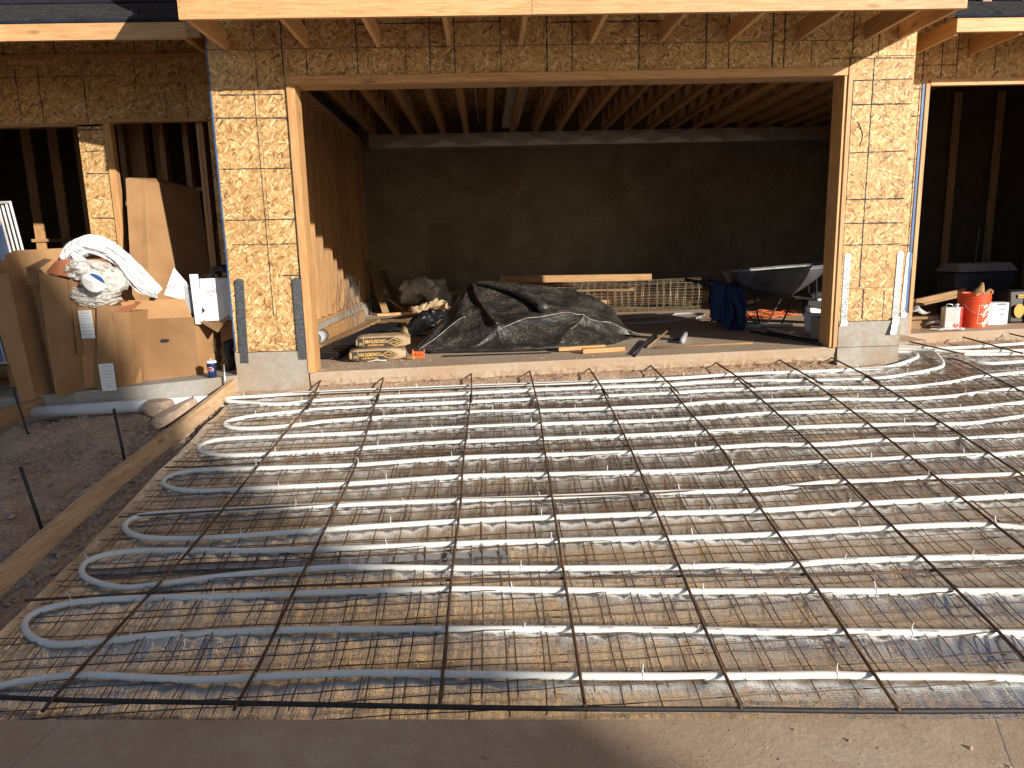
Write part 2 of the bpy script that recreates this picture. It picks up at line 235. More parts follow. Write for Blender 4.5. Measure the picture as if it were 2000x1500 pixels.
M['underlay'] = plain('underlayment', (.02, .024, .04), .85, Specular_IOR_Level=.1)
M['dustseam'] = plain('dusty_seam', (.30, .28, .25), .8, 0, .3, 40, .4)
M['damp'] = plain('damp_concrete', (.26, .21, .155), .8, 0, 0, 6, .15)
M['shade_backing'] = plain('painted_shade_backing', (.07, .05, .035), .9)  # near-black wall colour, stands in for the shade inside the bays
M['whiteplastic'] = plain('white_plastic', (.80, .80, .80), .35, 0, .3, 14, .08)
M['black'] = plain('black_plastic', (.012, .012, .014), .4)
M['rubber'] = plain('rubber', (.02, .019, .018), .75, 0, .2, 60)
M['blackmetal'] = plain('black_metal', (.02, .02, .022), .45, .4)
M['tray'] = plain('grey_tray', (.10, .10, .115), .5, .2, .1, 30, .3)
M['traydirt'] = plain('cement_splash', (.42, .40, .36), .9, 0, .3, 40, .3)
M['bluecloth'] = plain('navy_cloth', (.017, .035, .10), .9, 0, .3, 60, .3)
M['orange'] = plain('orange_bucket', (.72, .085, .025), .38, 0, 0, 10, .08)
M['orangeplastic'] = plain('orange_plastic', (.75, .16, .035), .5)
M['ink'] = plain('white_ink', (.82, .78, .70), .6, 0, 0, 30, .08)
M['blackink'] = plain('black_ink', (.03, .028, .028), .7)
M['greyink'] = plain('grey_ink', (.22, .22, .24), .7)
M['blueink'] = plain('blue_ink', (.03, .09, .30), .5)
M['redink'] = plain('red_ink', (.62, .03, .03), .5)
M['yellowink'] = plain('yellow_ink', (.74, .42, .09), .6)
M['can'] = plain('can_white', (.66, .66, .65), .35, .3, 0, 8, .08)
M['paper'] = plain('paper', (.78, .79, .80), .6, 0, 0, 8, .05)
M['carton'] = plain('white_carton', (.70, .71, .74), .5, 0, 0, 10, .06)
M['navycup'] = plain('navy_cup', (.012, .022, .075), .4)
M['greypvc'] = plain('grey_pvc', (.36, .38, .40), .4, 0, 0, 14, .2)
M['whitepvc'] = plain('white_pvc', (.72, .73, .74), .35, 0, 0, 10, .1)
M['cooler'] = plain('cooler_body', (.03, .032, .045), .5)
M['coolerlid'] = plain('cooler_lid', (.20, .20, .21), .5)
M['glove'] = plain('tan_glove', (.42, .27, .13), .8, 0, .4, 60, .4)
M['yellowbag'] = plain('yellow_tool', (.70, .36, .05), .6)
M['film'] = plain('window_film', (.12, .17, .30), .2, 0, .1, 20, .3)
M['siding'] = plain('stucco', (.50, .44, .36), .9, 0, .3, 60, .1)
M['glass'] = plain('dark_glass', (.02, .03, .04), .08)
def card_mat(name, c0, c1):
    g = G(name); v = g.coord(amt=5)
    n = g.noise(v, 3, 4); fl = g.n('TexWave', i_Vector=v, i_Scale=110.0, i_Distortion=.3).outputs[0]
    c = g.mix(g.ramp(n, [(.3, 0), (.7, 1)]), c0, c1)
    c = g.mix(.12, c, g.ramp(fl, [(0, .7), (1, 1.2)]), 'MULTIPLY')
    c = g.mix(1.0, c, g.ramp(g.n('ObjectInfo').outputs['Random'], [(0, (.58, .55, .52)), (.5, (.90, .87, .84)), (1, (1.22, 1.19, 1.12))]), 'MULTIPLY')
    c = g.mix(g.ramp(g.noise(v, 14, 3), [(.6, 0), (.8, .35)]), c, (.25, .15, .075))
    return g.P(Base_Color=c, Roughness=.82, Normal=g.bump(g.noise(v, 7, 3), .25, .01))
M['card'] = card_mat('cardboard', (.31, .17, .075), (.42, .245, .115))
M['cardin'] = card_mat('cardboard_inside', (.34, .12, .055), (.44, .17, .08))
def bagpaper():
    g = G('cement_bag_paper'); v = g.coord()
    c = g.ramp(g.noise(v, 5, 4), [(.3, (.34, .235, .13)), (.7, (.50, .365, .225))])
    return g.P(Base_Color=c, Roughness=.8, Normal=g.bump(g.noise(v, 12, 4), .5, .012))
M['bagpaper'] = bagpaper()
def tarp_mat():
    g = G('black_membrane'); v = g.coord(rnd=False)
    n = g.noise(g.map(v, scale=(1, 1.6, 1.6)), 3.0, 6, .7, .6)
    n2 = g.noise(v, 75, 4, .8)
    d = g.math('MULTIPLY', g.ramp(n, [(.42, .1), (.64, 1)]), g.ramp(n2, [(.48, 0), (.64, 1)]))
    geo = g.n('NewGeometry'); up = g.n('SeparateXYZ', i_Vector=geo.outputs['Normal']).outputs[2]
    d = g.math('MULTIPLY', d, g.ramp(up, [(.25, .5), (.85, 1)]))
    c = g.mix(d, (.017, .0155, .015), (.30, .27, .225))
    r = g.math('MULTIPLY_ADD', d, .4, .30)
    w2 = g.noise(g.map(v, scale=(2, 5, 5)), 3.4, 6, .65, 1.2)
    return g.P(Base_Color=c, Roughness=r, Normal=g.bump(w2, .5, .02))
M['tarp'] = tarp_mat()
def film_mat():
    g = G('crumpled_white_film'); v = g.coord(rnd=False)
    v2 = g.n('VectorMath', operation='MULTIPLY_ADD', i_0=g.n('TexNoise', i_Vector=v, i_Scale=9.0).outputs['Color'], i_1=(.12, .12, .12), i_2=v).outputs[0]
    e = g.n('TexVoronoi', i_Vector=v2, i_Scale=13.0, feature='DISTANCE_TO_EDGE').outputs['Distance']
    e2 = g.n('TexVoronoi', i_Vector=g.map(v2, scale=(1, 2.2, 1)), i_Scale=30.0).outputs['Distance']
    h = g.math('ADD', g.ramp(e, [(0, 0), (.25, 1)]), g.math('MULTIPLY', e2, .5))
    return g.P(Base_Color=(.80, .81, .82, 1), Roughness=.32, Subsurface_Weight=.1, Normal=g.bump(h, .45, .02))
M['film_white'] = film_mat()
def clear_mat():
    g = G('thin_clear_plastic'); v = g.coord()
    h = g.noise(v, 22, 4, .7, 1.0)
    g.P(Base_Color=(.85, .84, .80, 1), Roughness=.25, Normal=g.bump(h, .9, .02))
    tr = g.n('BsdfTransparent', i_Color=(.93, .92, .88, 1)); ms = g.n('MixShader')
    g.set(ms.inputs[0], g.ramp(h, [(.3, .35), (.7, .85)])); g.t.links.new(tr.outputs[0], ms.inputs[1]); g.t.links.new(g.p.outputs[0], ms.inputs[2])
    g.t.links.new(ms.outputs[0], g.t.nodes['Material Output'].inputs['Surface'])
    return g.m
M['clear'] = clear_mat()

# ------------------------------------------------------------------ object helpers
WM = {}
class MB:
    def __init__(s): s.v = []; s.f = []
    def add(s, vs, fs):
        b = len(s.v); s.v += [tuple(map(float, p)) for p in vs]; s.f += [tuple(b+i for i in f) for f in fs]; return s
    def hexa(s, p):  # 0-3 front (ccw seen from front), 4-7 back
        return s.add(p, [(0, 1, 2, 3), (7, 6, 5, 4), (0, 4, 5, 1), (1, 5, 6, 2), (2, 6, 7, 3), (3, 7, 4, 0)])
    def box(s, x0, x1, y0, y1, z0, z1):
        return s.hexa([(x0, y0, z0), (x1, y0, z0), (x1, y0, z1), (x0, y0, z1), (x0, y1, z0), (x1, y1, z0), (x1, y1, z1), (x0, y1, z1)])
    def obox(s, c, sx, sy, sz, rz=0, m=None):
        R = m or Matrix.Rotation(rz, 3, 'Z'); c = Vector(c)
        ps = [c+R@Vector((a*sx/2, b*sy/2, d*sz/2)) for b, L in ((-1, 0), (1, 0)) for a, d in ((-1, -1), (1, -1), (1, 1), (-1, 1))]
        return s.hexa(ps)
    def tube(s, pts, r, n=8, closed=False, cap=True, flat=1.0):
        P = [Vector(p) for p in pts]; N = len(P); rr = r if hasattr(r, '__len__') else [r]*N
        T = []
        for i in range(N):
            a = P[(i-1) % N] if (closed or i > 0) else P[i]; b = P[(i+1) % N] if (closed or i < N-1) else P[i]
            t = (b-a); T.append(t.normalized() if t.length > 1e-9 else Vector((0, 0, 1)))
        u = T[0].cross(Vector((0, 0, 1)));
        if u.length < 1e-3: u = T[0].cross(Vector((1, 0, 0)))
        u.normalize(); vs = []
        for i in range(N):
            u = (u-T[i]*u.dot(T[i]));
            if u.length < 1e-6: u = T[i].orthogonal()
            u.normalize(); w_ = T[i].cross(u)
            for k in range(n):
                a = 2*math.pi*k/n
                vs.append(P[i]+(u*math.cos(a)+w_*math.sin(a)*flat)*rr[i])
        fs = []
        for i in range(N if closed else N-1):
            for k in range(n):
                j = (i+1) % N; fs.append((i*n+k, i*n+(k+1) % n, j*n+(k+1) % n, j*n+k))
        if cap and not closed: fs += [tuple(range(n))[::-1], tuple((N-1)*n+k for k in range(n))]
        return s.add(vs, fs)
    def lathe(s, prof, n=24, c=(0, 0, 0)):
        vs = []; fs = []
        for r, z in prof:
            for k in range(n):
                a = 2*math.pi*k/n; vs.append((c[0]+r*math.cos(a), c[1]+r*math.sin(a), c[2]+z))
        for i in range(len(prof)-1):
            for k in range(n): fs.append((i*n+k, i*n+(k+1) % n, (i+1)*n+(k+1) % n, (i+1)*n+k))
        return s.add(vs, fs)
    def prism(s, poly, d):  # poly: list of 3d points, extruded by vector d
        n = len(poly); d = Vector(d); q = [Vector(p) for p in poly]
        return s.add(q+[p+d for p in q], [tuple(range(n)), tuple(range(2*n-1, n-1, -1))]+[(i, i+n, (i+1) % n+n, (i+1) % n) for i in range(n)])
    def grid(s, nx, ny, fn, wrap=False):
        vs = [fn(i, j) for j in range(ny) for i in range(nx)]
        return s.add(vs, [(j*nx+i, j*nx+i+1, (j+1)*nx+i+1, (j+1)*nx+i) for j in range(ny-1) for i in range(nx-1)])
def wmat(o): return WM.get(o.name, Matrix.Identity(4))
def place(o, parent, mw):
    COL.objects.link(o); WM[o.name] = mw
    if parent: o.parent = parent; o.matrix_local = wmat(parent).inverted() @ mw
    else: o.matrix_local = mw
    return o
def tag(o, label=None, cat=None, group=None, kind=None):
    if label: o['label'] = label
    if cat: o['category'] = cat
    if group: o['group'] = group
    if kind: o['kind'] = kind
    return o
def obj(name, mb, mat, parent=None, smooth=False, loc=None, mw=None, bevel=0):
    me = bpy.data.meshes.new(name); me.from_pydata(mb.v, [], mb.f); me.validate(); me.update()
    for mt in (mat if isinstance(mat, (list, tuple)) else [mat]): me.materials.append(M[mt])
    bm = bmesh.new(); bm.from_mesh(me); bmesh.ops.recalc_face_normals(bm, faces=bm.faces)
    if bevel: bmesh.ops.bevel(bm, geom=bm.edges[:], offset=bevel, segments=1, affect='EDGES')
    bm.to_mesh(me); bm.free()
    if smooth:
        me.polygons.foreach_set('use_smooth', [True]*len(me.polygons)); me.update()
    o = bpy.data.objects.new(name, me)
    if mw is None:
        mw = Matrix.Identity(4)
        if loc is not None:  # mesh given in world coordinates, origin moved to loc
            me.transform(Matrix.Translation(-Vector(loc))); mw = Matrix.Translation(Vector(loc))
    return place(o, parent, mw)
def thing(name, label, cat, loc=(0, 0, 0), rz=0, group=None):
    o = bpy.data.objects.new(name, None); o.empty_display_size = .1
    place(o, None, Matrix.Translation(Vector(loc)) @ Matrix.Rotation(rz, 4, 'Z'))
    return tag(o, label, cat, group)
def copy_child(src, parent, mw):
    o = src.copy(); COL.objects.link(o); WM[o.name] = mw; o.parent = parent
    o.matrix_local = wmat(parent).inverted() @ mw
    return o
def copy_thing(root, mw, label):
    r = root.copy(); COL.objects.link(r); r.matrix_local = mw; WM[r.name] = mw; r['label'] = label
    for ch in root.children:
        c = ch.copy(); COL.objects.link(c); c.parent = r
        for g2 in ch.children:
            d = g2.copy(); COL.objects.link(d); d.parent = c
    return r
def rot_to(x, up=(0, 0, 1)):
    x = Vector(x).normalized(); up = Vector(up)
    if abs(x.dot(up)) > .999: up = Vector((0, 1, 0))
    y = up.cross(x).normalized(); z = x.cross(y)
    return Matrix((x, y, z)).transposed()
def board(name, p0, p1, wy, wz, mat='stud', parent=None, up=(0, 0, 1), bevel=.0015):
    """lumber from p0 to p1 (centre line), local X along its length, wy across, wz along 'up'"""
    p0 = Vector(p0); p1 = Vector(p1); L = (p1-p0).length
    mw = rot_to(p1-p0, up).to_4x4(); mw.translation = (p0+p1)/2
    return obj(name, MB().box(-L/2, L/2, -wy/2, wy/2, -wz/2, wz/2), mat, parent, mw=mw, bevel=bevel)
def smooth_path(pts, step=.03):
    P = [Vector(p) for p in pts]; out = []
    for i in range(len(P)-1):
        a = P[max(i-1, 0)]; b = P[i]; c = P[i+1]; d = P[min(i+2, len(P)-1)]
        n = max(2, int((c-b).length/step))
        # centripetal-ish catmull rom
        for k in range(n):
            t = k/n
            out.append(.5*((2*b)+(c-a)*t+(2*a-5*b+4*c-d)*t*t+(-a+3*b-3*c+d)*t**3))
    out.append(P[-1]); return out
def text_mesh(txt, size, mat, parent, mw, name='lettering', ext=.0006, bold=0.0, sx=1.0):
    cu = bpy.data.curves.new(name, 'FONT'); cu.body = txt; cu.size = size; cu.extrude = ext; cu.offset = bold
    cu.align_x = 'CENTER'; cu.align_y = 'CENTER'; cu.resolution_u = 2
    t = bpy.data.objects.new(name+'_tmp', cu); COL.objects.link(t)
    dg = bpy.context.evaluated_depsgraph_get(); me = bpy.data.meshes.new_from_object(t.evaluated_get(dg))
    bpy.data.objects.remove(t); bpy.data.curves.remove(cu)
    me.transform(Matrix.Diagonal((sx, 1, 1, 1)))
    me.materials.clear(); me.materials.append(M[mat]); me.name = name
    return place(bpy.data.objects.new(name, me), parent, mw)
def frame(origin, x, y):  # matrix with local x/y axes given (for flat print)
    x = Vector(x).normalized(); y = Vector(y); z = x.cross(y).normalized(); y = z.cross(x)
    m = Matrix((x, y, z)).transposed().to_4x4(); m.translation = Vector(origin); return m
def flr(x): return .02*x
# ------------------------------------------------------------------ SETTING
def struct(name, mb, mat, smooth=False): return tag(obj(name, mb, mat, smooth=smooth), kind='structure')
def vn(x, y, s=1.0, o=0.0): return mnoise.noise(Vector((x*s+o, y*s-o, o*1.7)))
def fb(x, y, s=1.0, o=0.0, n=4):
    a = 0; k = 1
    for i in range(n): a += vn(x, y, s, o+i*7.3)*k; s *= 2.1; k *= .5
    return a
FO = -.155
def plane(x, y): return FO+.015*x+.138*y
# lie of the foil: it is held down along the mesh wires and stands up under the tubes
_tx = np.arange(-.8, 8.5, .05); _ty = []
for _p in PIPES:
    _q = np.array(_p); _n = int(np.argmin(_q[:, 0])); 
    for _h in (_q[:_n+1][::-1], _q[_n:]):
        if len(_h) > 2: _ty.append(np.interp(_tx, _h[:, 0], _h[:, 1], left=np.nan, right=np.nan))
def tube_rows(x):
    i = min(len(_tx)-1, max(0, int(round((x+.8)/.05)))); return sorted([float(t[i]) for t in _ty if not math.isnan(t[i])])
_rows = {}
def foil_h(x, y):
    k = int(round((x+.8)/.05)); R = _rows.get(k)
    if R is None: R = _rows[k] = tube_rows(x)
    up = [r for r in R if r >= y]; dn = [r for r in R if r < y]
    yu = min(up) if up else y+.15; yd = max(dn) if dn else (y-.15 if up else y-.15)
    sp = max(.10, min(.45, yu-yd)); t = min(1, max(0, (yu-y)/sp))
    am = min(1.0, sp/.26)*(.72+.55*vn(x, y, 1.7, 21))
    ph = x/.152+.3*vn(x, y, .9, 9); c1 = abs(math.sin(math.pi*ph))**.45
    c2 = abs(math.sin(math.pi*(x/.093+.8*vn(x, y, 1.2, 31))))**.5
    prof = (1-t/.62)**1.5 if t < .62 else ((t-.62)/.38)**1.6*.55
    b = .044*am*prof*(.55+.45*c1)
    return b+.0045*c1+.002*c2+.009*vn(x, y, 1.4, 11)+.004*vn(x, y, 6, 2)
def foil_bottom(x): return -4.14-.068*(x+.5)
def top_y(x): return -.30 if x < 4.9 else (-.14 if x < 5.62 else .38)
# far ground
struct('ground', MB().add([(-150, -150, -1.6), (150, -150, -1.6), (150, 150, -1.6), (-150, 150, -1.6)], [(0, 1, 2, 3)]), 'dirt')
# local earth
def earth_z(x, y):
    z = plane(x, y)-.055
    if y > -.34: z += min(1, (y+.34)/.28)*(.065 if x < 5 else .055)+.012*fb(x, y, 6, 4)
    if x > 4.85: z = max(z, plane(x, y)-.06)
    if x < -.66:
        t = min(1, (-.66-x)/.25); z += t*(-.035+.045*fb(x, y, 2.2, 8)+.030*fb(x, y, 8, 2))
        if x < -.95 and y > -1.0:
            k = min(1, (-.95-x)/.3)*min(1, (y+1.0)/.5); z = z*(1-k)+k*(-.275+.05*fb(x, y, 2.6, 5)+.02*fb(x, y, 8, 1))
        if x < -2.0:
            k = min(1, (-2.0-x)/1.5); z = z*(1-k)+k*(-.36+.10*(min(y, -.5)+.5)*.9+.05*fb(x, y, 1.5, 5)+.02*fb(x, y, 8, 1))
    z += .006*fb(x, y, 14, 6)
    return z
def earth():
    mb = MB(); X = np.concatenate([np.arange(-5.2, -.7, .028), np.arange(-.7, 8.4, .05)]); Y = np.concatenate([np.arange(-5.2, -.4, .04), np.arange(-.4, .72, .022)])
    mb.grid(len(X), len(Y), lambda i, j: (X[i], Y[j], earth_z(X[i], Y[j]))); return mb
tag(struct('dirt', earth(), 'dirt', True))
# loose stones on the dirt
def icorock(r, sq):
    bm = bmesh.new(); bmesh.ops.create_icosphere(bm, subdivisions=1, radius=1)
    vs = [v.co.copy() for v in bm.verts]; fs = [tuple(v.index for v in f.verts) for f in bm.faces]; bm.free(); return vs, fs
RV, RF = icorock(1, 1)
def add_rock(mb, c, r, n=0):
    s = Vector((random.uniform(.7, 1.4), random.uniform(.6, 1.2), random.uniform(.4, .8)))*r
    R = Matrix.Rotation(random.uniform(0, 6.3), 3, 'Z') @ Matrix.Rotation(random.uniform(-.6, .6), 3, 'X')
    mb.add([Vector(c)+R@Vector((v.x*s.x, v.y*s.y, v.z*s.z))*random.uniform(.75, 1.15) for v in RV], RF)
mb = MB()
for k in range(8000):
    x = random.uniform(-3.8, -.64); y = random.uniform(-4.4, -.1)
    if random.random() < .45: x = random.uniform(-1.25, -.62)
    if x < -2.6 and y > -1.2: continue
    r = .004+.018*random.random()**3 if random.random() < .93 else random.uniform(.018, .036)
    add_rock(mb, (x, y, earth_z(x, y)+r*.25), r)
for k in range(3000):
    x = random.uniform(-.6, 8); lim = 0 if x < 4.95 else (-.03 if x < 5.6 else .58)
    y = lim-random.random()**1.2*.30; add_rock(mb, (x, y, earth_z(x, y)+.001), .003+.010*random.random()**3)
tag(obj('gravel', mb, 'rock'), 'loose gravel and stone chips scattered on the dirt beside the form board and slab edge', 'gravel', kind='stuff')
# street apron
def apron():
    mb = MB(); xs = np.arange(-12, 16.1, .5)
    def e(x): return -4.05-.0735*(x+.5) if x > -3 else -3.87
    def zt(x, y): return -.668+.006*x+.028*(y+4.1)
    rows = [lambda x: (x, e(x)+.0, zt(x, e(x))-.16), lambda x: (x, e(x)+.004, zt(x, e(x))-.012), lambda x: (x, e(x)-.010, zt(x, e(x))), lambda x: (x, e(x)-2.2, zt(x, e(x)-2.2)), lambda x: (x, -9.5, zt(x, -9.5)), lambda x: (x, -14, zt(x, -9.5)-.1)]
    mb.grid(len(xs), len(rows), lambda i, j: rows[j](xs[i])); return mb, e, zt
amb, ap_e, ap_z = apron()
struct('pavement', amb, 'apron')
# control joints tooled across the apron
for (x0, y0, x1, y1, l_) in ((3.50, -4.36, 3.12, -5.2, 'tooled joint line slanting across the sunlit apron at bottom right'), (-.02, -4.1, -.25, -5.3, 'tooled joint line in the shaded apron at bottom left')):
    mb = MB(); d = Vector((x1-x0, y1-y0, 0)).normalized(); nn = Vector((-d.y, d.x, 0))*.004; L_ = []; R2 = []
    for t in np.linspace(0, 1, 24):
        p = Vector((x0+(x1-x0)*t, y0+(y1-y0)*t, 0)); p.z = ap_z(p.x, p.y)+.0012; j = .6+.8*abs(vn(t*9, x0, 1)); L_.append(p-nn*j); R2.append(p+nn*j)
    mb.add(L_+R2, [(i, i+1, 25+i, 24+i) for i in range(23)]); tag(obj('control_joint', mb, 'conc'), l_, 'joint')
# garage floor slab with its broken lower lip
def slab(x0, x1, yf, yb, zlow, name, mat):
    mb = MB(); xs = np.arange(x0, x1+.001, .03); rows = 9
    def f(i, j):
        x = xs[i]; z0 = flr(x); h = z0-zlow(x)
        if j == 0: return (x, yf+.06+.03*vn(x, 0, 20, 3), z0-h-.04+.02*fb(x, 1, 12, 3))
        if j <= 3:
            return (x, yf+.018*(3-j)/3+.016*fb(x, j*.3, 26, j)*(4-j)/3, z0-h+h*.38*(j-1)/2.0+.012*fb(x, j, 22, 5))
        if j == 4: return (x, yf-.002+.002*vn(x, 0, 9), z0-h*.42)
        if j == 5: return (x, yf-.006, z0-.018)
        if j == 6: return (x, yf+.008, z0)
        if j == 7: return (x, yf+.6, z0)
        return (x, yb, z0)
    mb.grid(len(xs), rows, f); return struct(name, mb, mat)
slab(.0, 4.985, 0, 7.3, lambda x: flr(x)-.125, 'garage_floor', 'floor')
slab(5.95, 12.4, .6, 3.7, lambda x: flr(x)-.115, 'garage_floor', 'floor')
mb = MB()
for (x0, x1, y0, y1) in ((-.62, 0, .12, 7.3), (4.985, 5.95, .12, 7.3), (5.95, 8.7, 3.7, 7.3)):
    mb.add([(x0, y0, flr(x0)), (x1, y0, flr(x1)), (x1, y1, flr(x1)), (x0, y1, flr(x0))], [(0, 1, 2, 3)])
struct('garage_floor', mb, 'floor')
# entry porch slab, falling gently to the left
pf = [(-2.26, -.28, -.087), (-1.814, -.20, -.061), (-1.254, -.12, -.036), (-.76, -.05, -.006), (-.66, -.03, 0)]
mb = MB(); top = pf+[(-.66, 1.3, -.01), (-2.75, 1.3, -.10), (-2.75, -.30, -.10)]
mb.prism([Vector(p)-Vector((0, 0, .30)) for p in top], (0, 0, .30))
struct('porch_slab', mb, 'porch')
mb = MB().box(-7, -2.752, -.3, 1.4, -.5, -.16); struct('porch_slab', mb, 'porch')
mb = MB().box(-7, -.68, 1.3, 6.5, -.4, -.02); struct('room_floor', mb, 'floor')

# ------------------------------------------------------------------ HOUSE
H = thing('timber_framed_house', 'unfinished timber framed house sheathed in strand board with a wide open garage bay', 'building', (0, 0, 0))
def panel(x0, x1, z0, z1, y=0.0, t=.011, name='sheathing_panel'):
    g = .0016
    return obj(name, MB().box(x0+g, x1-g, y, y+t, z0+g, z1-g), 'osb', H, loc=((x0+x1)/2, y, (z0+z1)/2))
def mark_v(x0, z0, x1, z1, y, w=.0075):
    n = max(4, int(abs(z1-z0)/.03)); L = []; R = []
    for k in range(n+1):
        t = k/n; x = x0+(x1-x0)*t+.002*random.uniform(-1, 1); z = z0+(z1-z0)*t; ww = w*random.uniform(.45, 1.15)
        L.append((x-ww, y-.0012, z)); R.append((x+ww, y-.0012, z))
    return L+R, [(i, n+1+i, n+2+i, i+1) for i in range(n)]
def marks(vs, hs, y):
    mb = MB()
    for (x, z0, z1) in vs: mb.add(*mark_v(x, z0, x+random.uniform(-.006, .006), z1, y, random.uniform(.004, .0075)))
    for (z, x0, x1) in hs:
        V, F = mark_v(z, x0, z+random.uniform(-.01, .01), x1, y, random.uniform(.004, .007))
        mb.add([(q[2], y-.0014, q[0]) for q in V], F)
    return tag(obj('layout_line', mb, 'mark', H), kind='stuff')
# main front wall
for a in [(-.66, 0, .21, .53), (-.66, -.26, .53, 2.50), (-.26, 0, .53, 2.50), (-.66, 0, 2.50, 2.825), (-.66, 0, 2.828, 3.6)]: panel(*a)
for a in [(0, 1.24), (1.24, 2.475), (2.475, 3.655), (3.655, 4.36), (4.36, 4.945)]:
    panel(a[0], a[1], 2.60, 2.825); panel(a[0], a[1], 2.828, 3.6)
for a in [(4.945, 5.215, .34, .65), (5.215, 5.56, .34, .65), (4.96, 5.53, .65, 2.69), (4.945, 5.36, 2.692, 3.6), (5.36, 5.53, 2.692, 3.6)]: panel(*a)
marks([(-.255, 2.5, 3.3), (-.288, .54, 2.5), (-.025, 2.61, 3.3), (.178, 2.61, 3.3), (.615, 2.61, 3.3), (1.033, 2.61, 3.3), (1.242, 2.61, 3.3), (1.455, 2.61, 3.3), (1.858, 2.61, 3.3), (2.26, 2.61, 3.3),
       (2.478, 2.61, 3.3), (3.066, 2.61, 3.3), (3.66, 2.61, 3.3), (4.25, 2.61, 3.3), (4.352, 2.61, 3.3), (3.86, 2.61, 3.3)],
      [(3.015, .62, 1.85), (3.008, 2.3, 3.3), (2.46, -.60, -.05), (2.27, -.655, -.03), (1.842, -.64, -.01), (1.402, -.64, -.02), (1.186, -.6, -.025), (.90, -.17, -.02)], 0)
marks([(4.985, .66, 2.48), (4.965, 2.7, 3.3), (5.165, .66, 2.68), (5.20, 2.7, 3.3), (5.14, 2.7, 3.0), (5.21, .36, .64), (4.60, 2.61, 3.2), (5.41, .36, .62)],
      [(2.675, 4.76, 5.52), (2.488, 4.95, 5.52), (2.285, 4.95, 5.52), (1.869, 4.95, 5.53), (1.458, 4.96, 5.53), (1.247, 4.97, 5.535), (1.048, 4.97, 5.54)], 0)
# scribble on the right pier
mb = MB(); mb.tube([(5.055, -.002, 2.13), (5.08, -.002, 2.09), (5.105, -.002, 2.03), (5.10, -.002, 1.98), (5.085, -.002, 1.93)], .004, 5)
mb.tube([(5.04, -.002, 2.14), (5.075, -.002, 2.11), (5.045, -.002, 2.10), (5.085, -.002, 2.075), (5.055, -.002, 2.065)], .003, 5); tag(obj('layout_line', mb, 'mark', H), kind='stuff')
# front header trim and jambs
board('header_trim', (.0, -.006, 2.565), (4.945, -.006, 2.565), .034, .07, 'pine', H)
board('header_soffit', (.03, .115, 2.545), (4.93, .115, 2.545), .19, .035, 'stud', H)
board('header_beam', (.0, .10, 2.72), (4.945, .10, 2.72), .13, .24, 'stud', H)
for x, xi in ((.012, .048), (4.952, 4.915)):
    z0 = flr(x)+.001
    board('jamb_board', (x, -.012, z0), (x, -.012, 2.605), .04, .038, 'pine', H, up=(1, 0, 0))
    board('jamb_board', (xi-(.004 if x < 1 else -.004), .09, z0), (xi-(.004 if x < 1 else -.004), .09, 2.528), .215, .032, 'pine', H, up=(1, 0, 0))
# blue flashing slivers at the corners
for (x, y, z0, z1, w_) in ((-.664, -.004, .22, 3.0, .006), (5.992, .592, .36, 2.57, .016)):
    obj('flashing_strip', MB().box(x-w_, x+w_*.4, y, y+.004, z0, z1), 'bluewrap', H)
# concrete stem piers
def pier(x0, x1, z0, z1, y0, y1, lean=.0):
    mb = MB(); n = 10
    def f(i, j):
        x = x0+(x1-x0)*i/n; z = z0+(z1-z0)*j/n; return (x+.006*vn(x, z, 9), y0+.004*vn(x, z, 14, 2), z)
    mb.grid(n+1, n+1, f); mb.box(x0+.003, x1-.003, y0+.012, y1, z0, z1-.004)
    return obj('concrete_stem', mb, 'conc', H)
pier(-.665, -.012, -.30, .208, -.022, .2); pier(4.985, 5.575, -.14, .338, -.022, .58); pier(5.58, 6.02, -.1, .338, .575, .75)
obj('form_joint', MB().box(4.99, 5.57, -.0265, -.02, .095, .0985), 'mark', H)
# metal hold-down straps with their nails
def nails(x0, z0, x1, z1, w_, y):
    mb = MB(); L = math.hypot(x1-x0, z1-z0); ux = Vector(((x1-x0)/L, 0, (z1-z0)/L)); px = Vector((ux.z, 0, -ux.x))*w_/2
    b = Vector((x1, y, z1)); k = .025
    while k < L-.02:
        for s_, dk in ((-.5, 0), (.5, 0), (0, .024)):
            if random.random() < .12: continue
            p = b-ux*(k+dk)+px*s_; n = 7; r = random.uniform(.0032, .0048)
            mb.add([(p.x+r*math.cos(6.283*i/n), y-.0032, p.z+r*math.sin(6.283*i/n)) for i in range(n)], [tuple(range(n))])
        k += .05
    return tag(obj('strap_nail', mb, 'nail', H), kind='stuff')
def strap2(x0, z0, x1, z1, w_, y, foot=None):
    L = math.hypot(x1-x0, z1-z0); ux = Vector(((x1-x0)/L, 0, (z1-z0)/L)); px = Vector((ux.z, 0, -ux.x))*w_/2
    a = Vector((x0, y, z0)); b = Vector((x1, y, z1)); mb = MB()
    mb.prism([a-px, a+px, b+px-ux*.02, b+px*.7-ux*.006, b+px*.3, b-px*.3, b-px*.7-ux*.006, b-px-ux*.02], (0, -.0025, 0))
    if foot: mb.prism([foot[0], foot[1], foot[2], foot[3]], (0, -.003, 0))
    obj('metal_strap', mb, 'strap', H); nails(x0, z0, x1, z1, w_, y)
strap2(-.585, .11, -.562, .885, .078, -.024); strap2(-.052, .13, -.05, .88, .076, -.024)
strap2(5.035, .345, 5.037, .975, .062, -.003, [Vector(p) for p in ((5.005, -.024, .345), (5.066, -.024, .345), (5.052, -.03, .30), (4.99, -.03, .30))])
strap2(5.525, .36, 5.535, .985, .058, -.005, [Vector(p) for p in ((5.497, -.026, .37), (5.555, -.026, .37), (5.515, -.06, .215), (5.462, -.06, .215))])
strap2(5.955, .345, 5.977, .958, .060, .596, [Vector(p) for p in ((5.925, .57, .345), (5.985, .57, .345), (5.965, .565, .30), (5.915, .565, .30))])
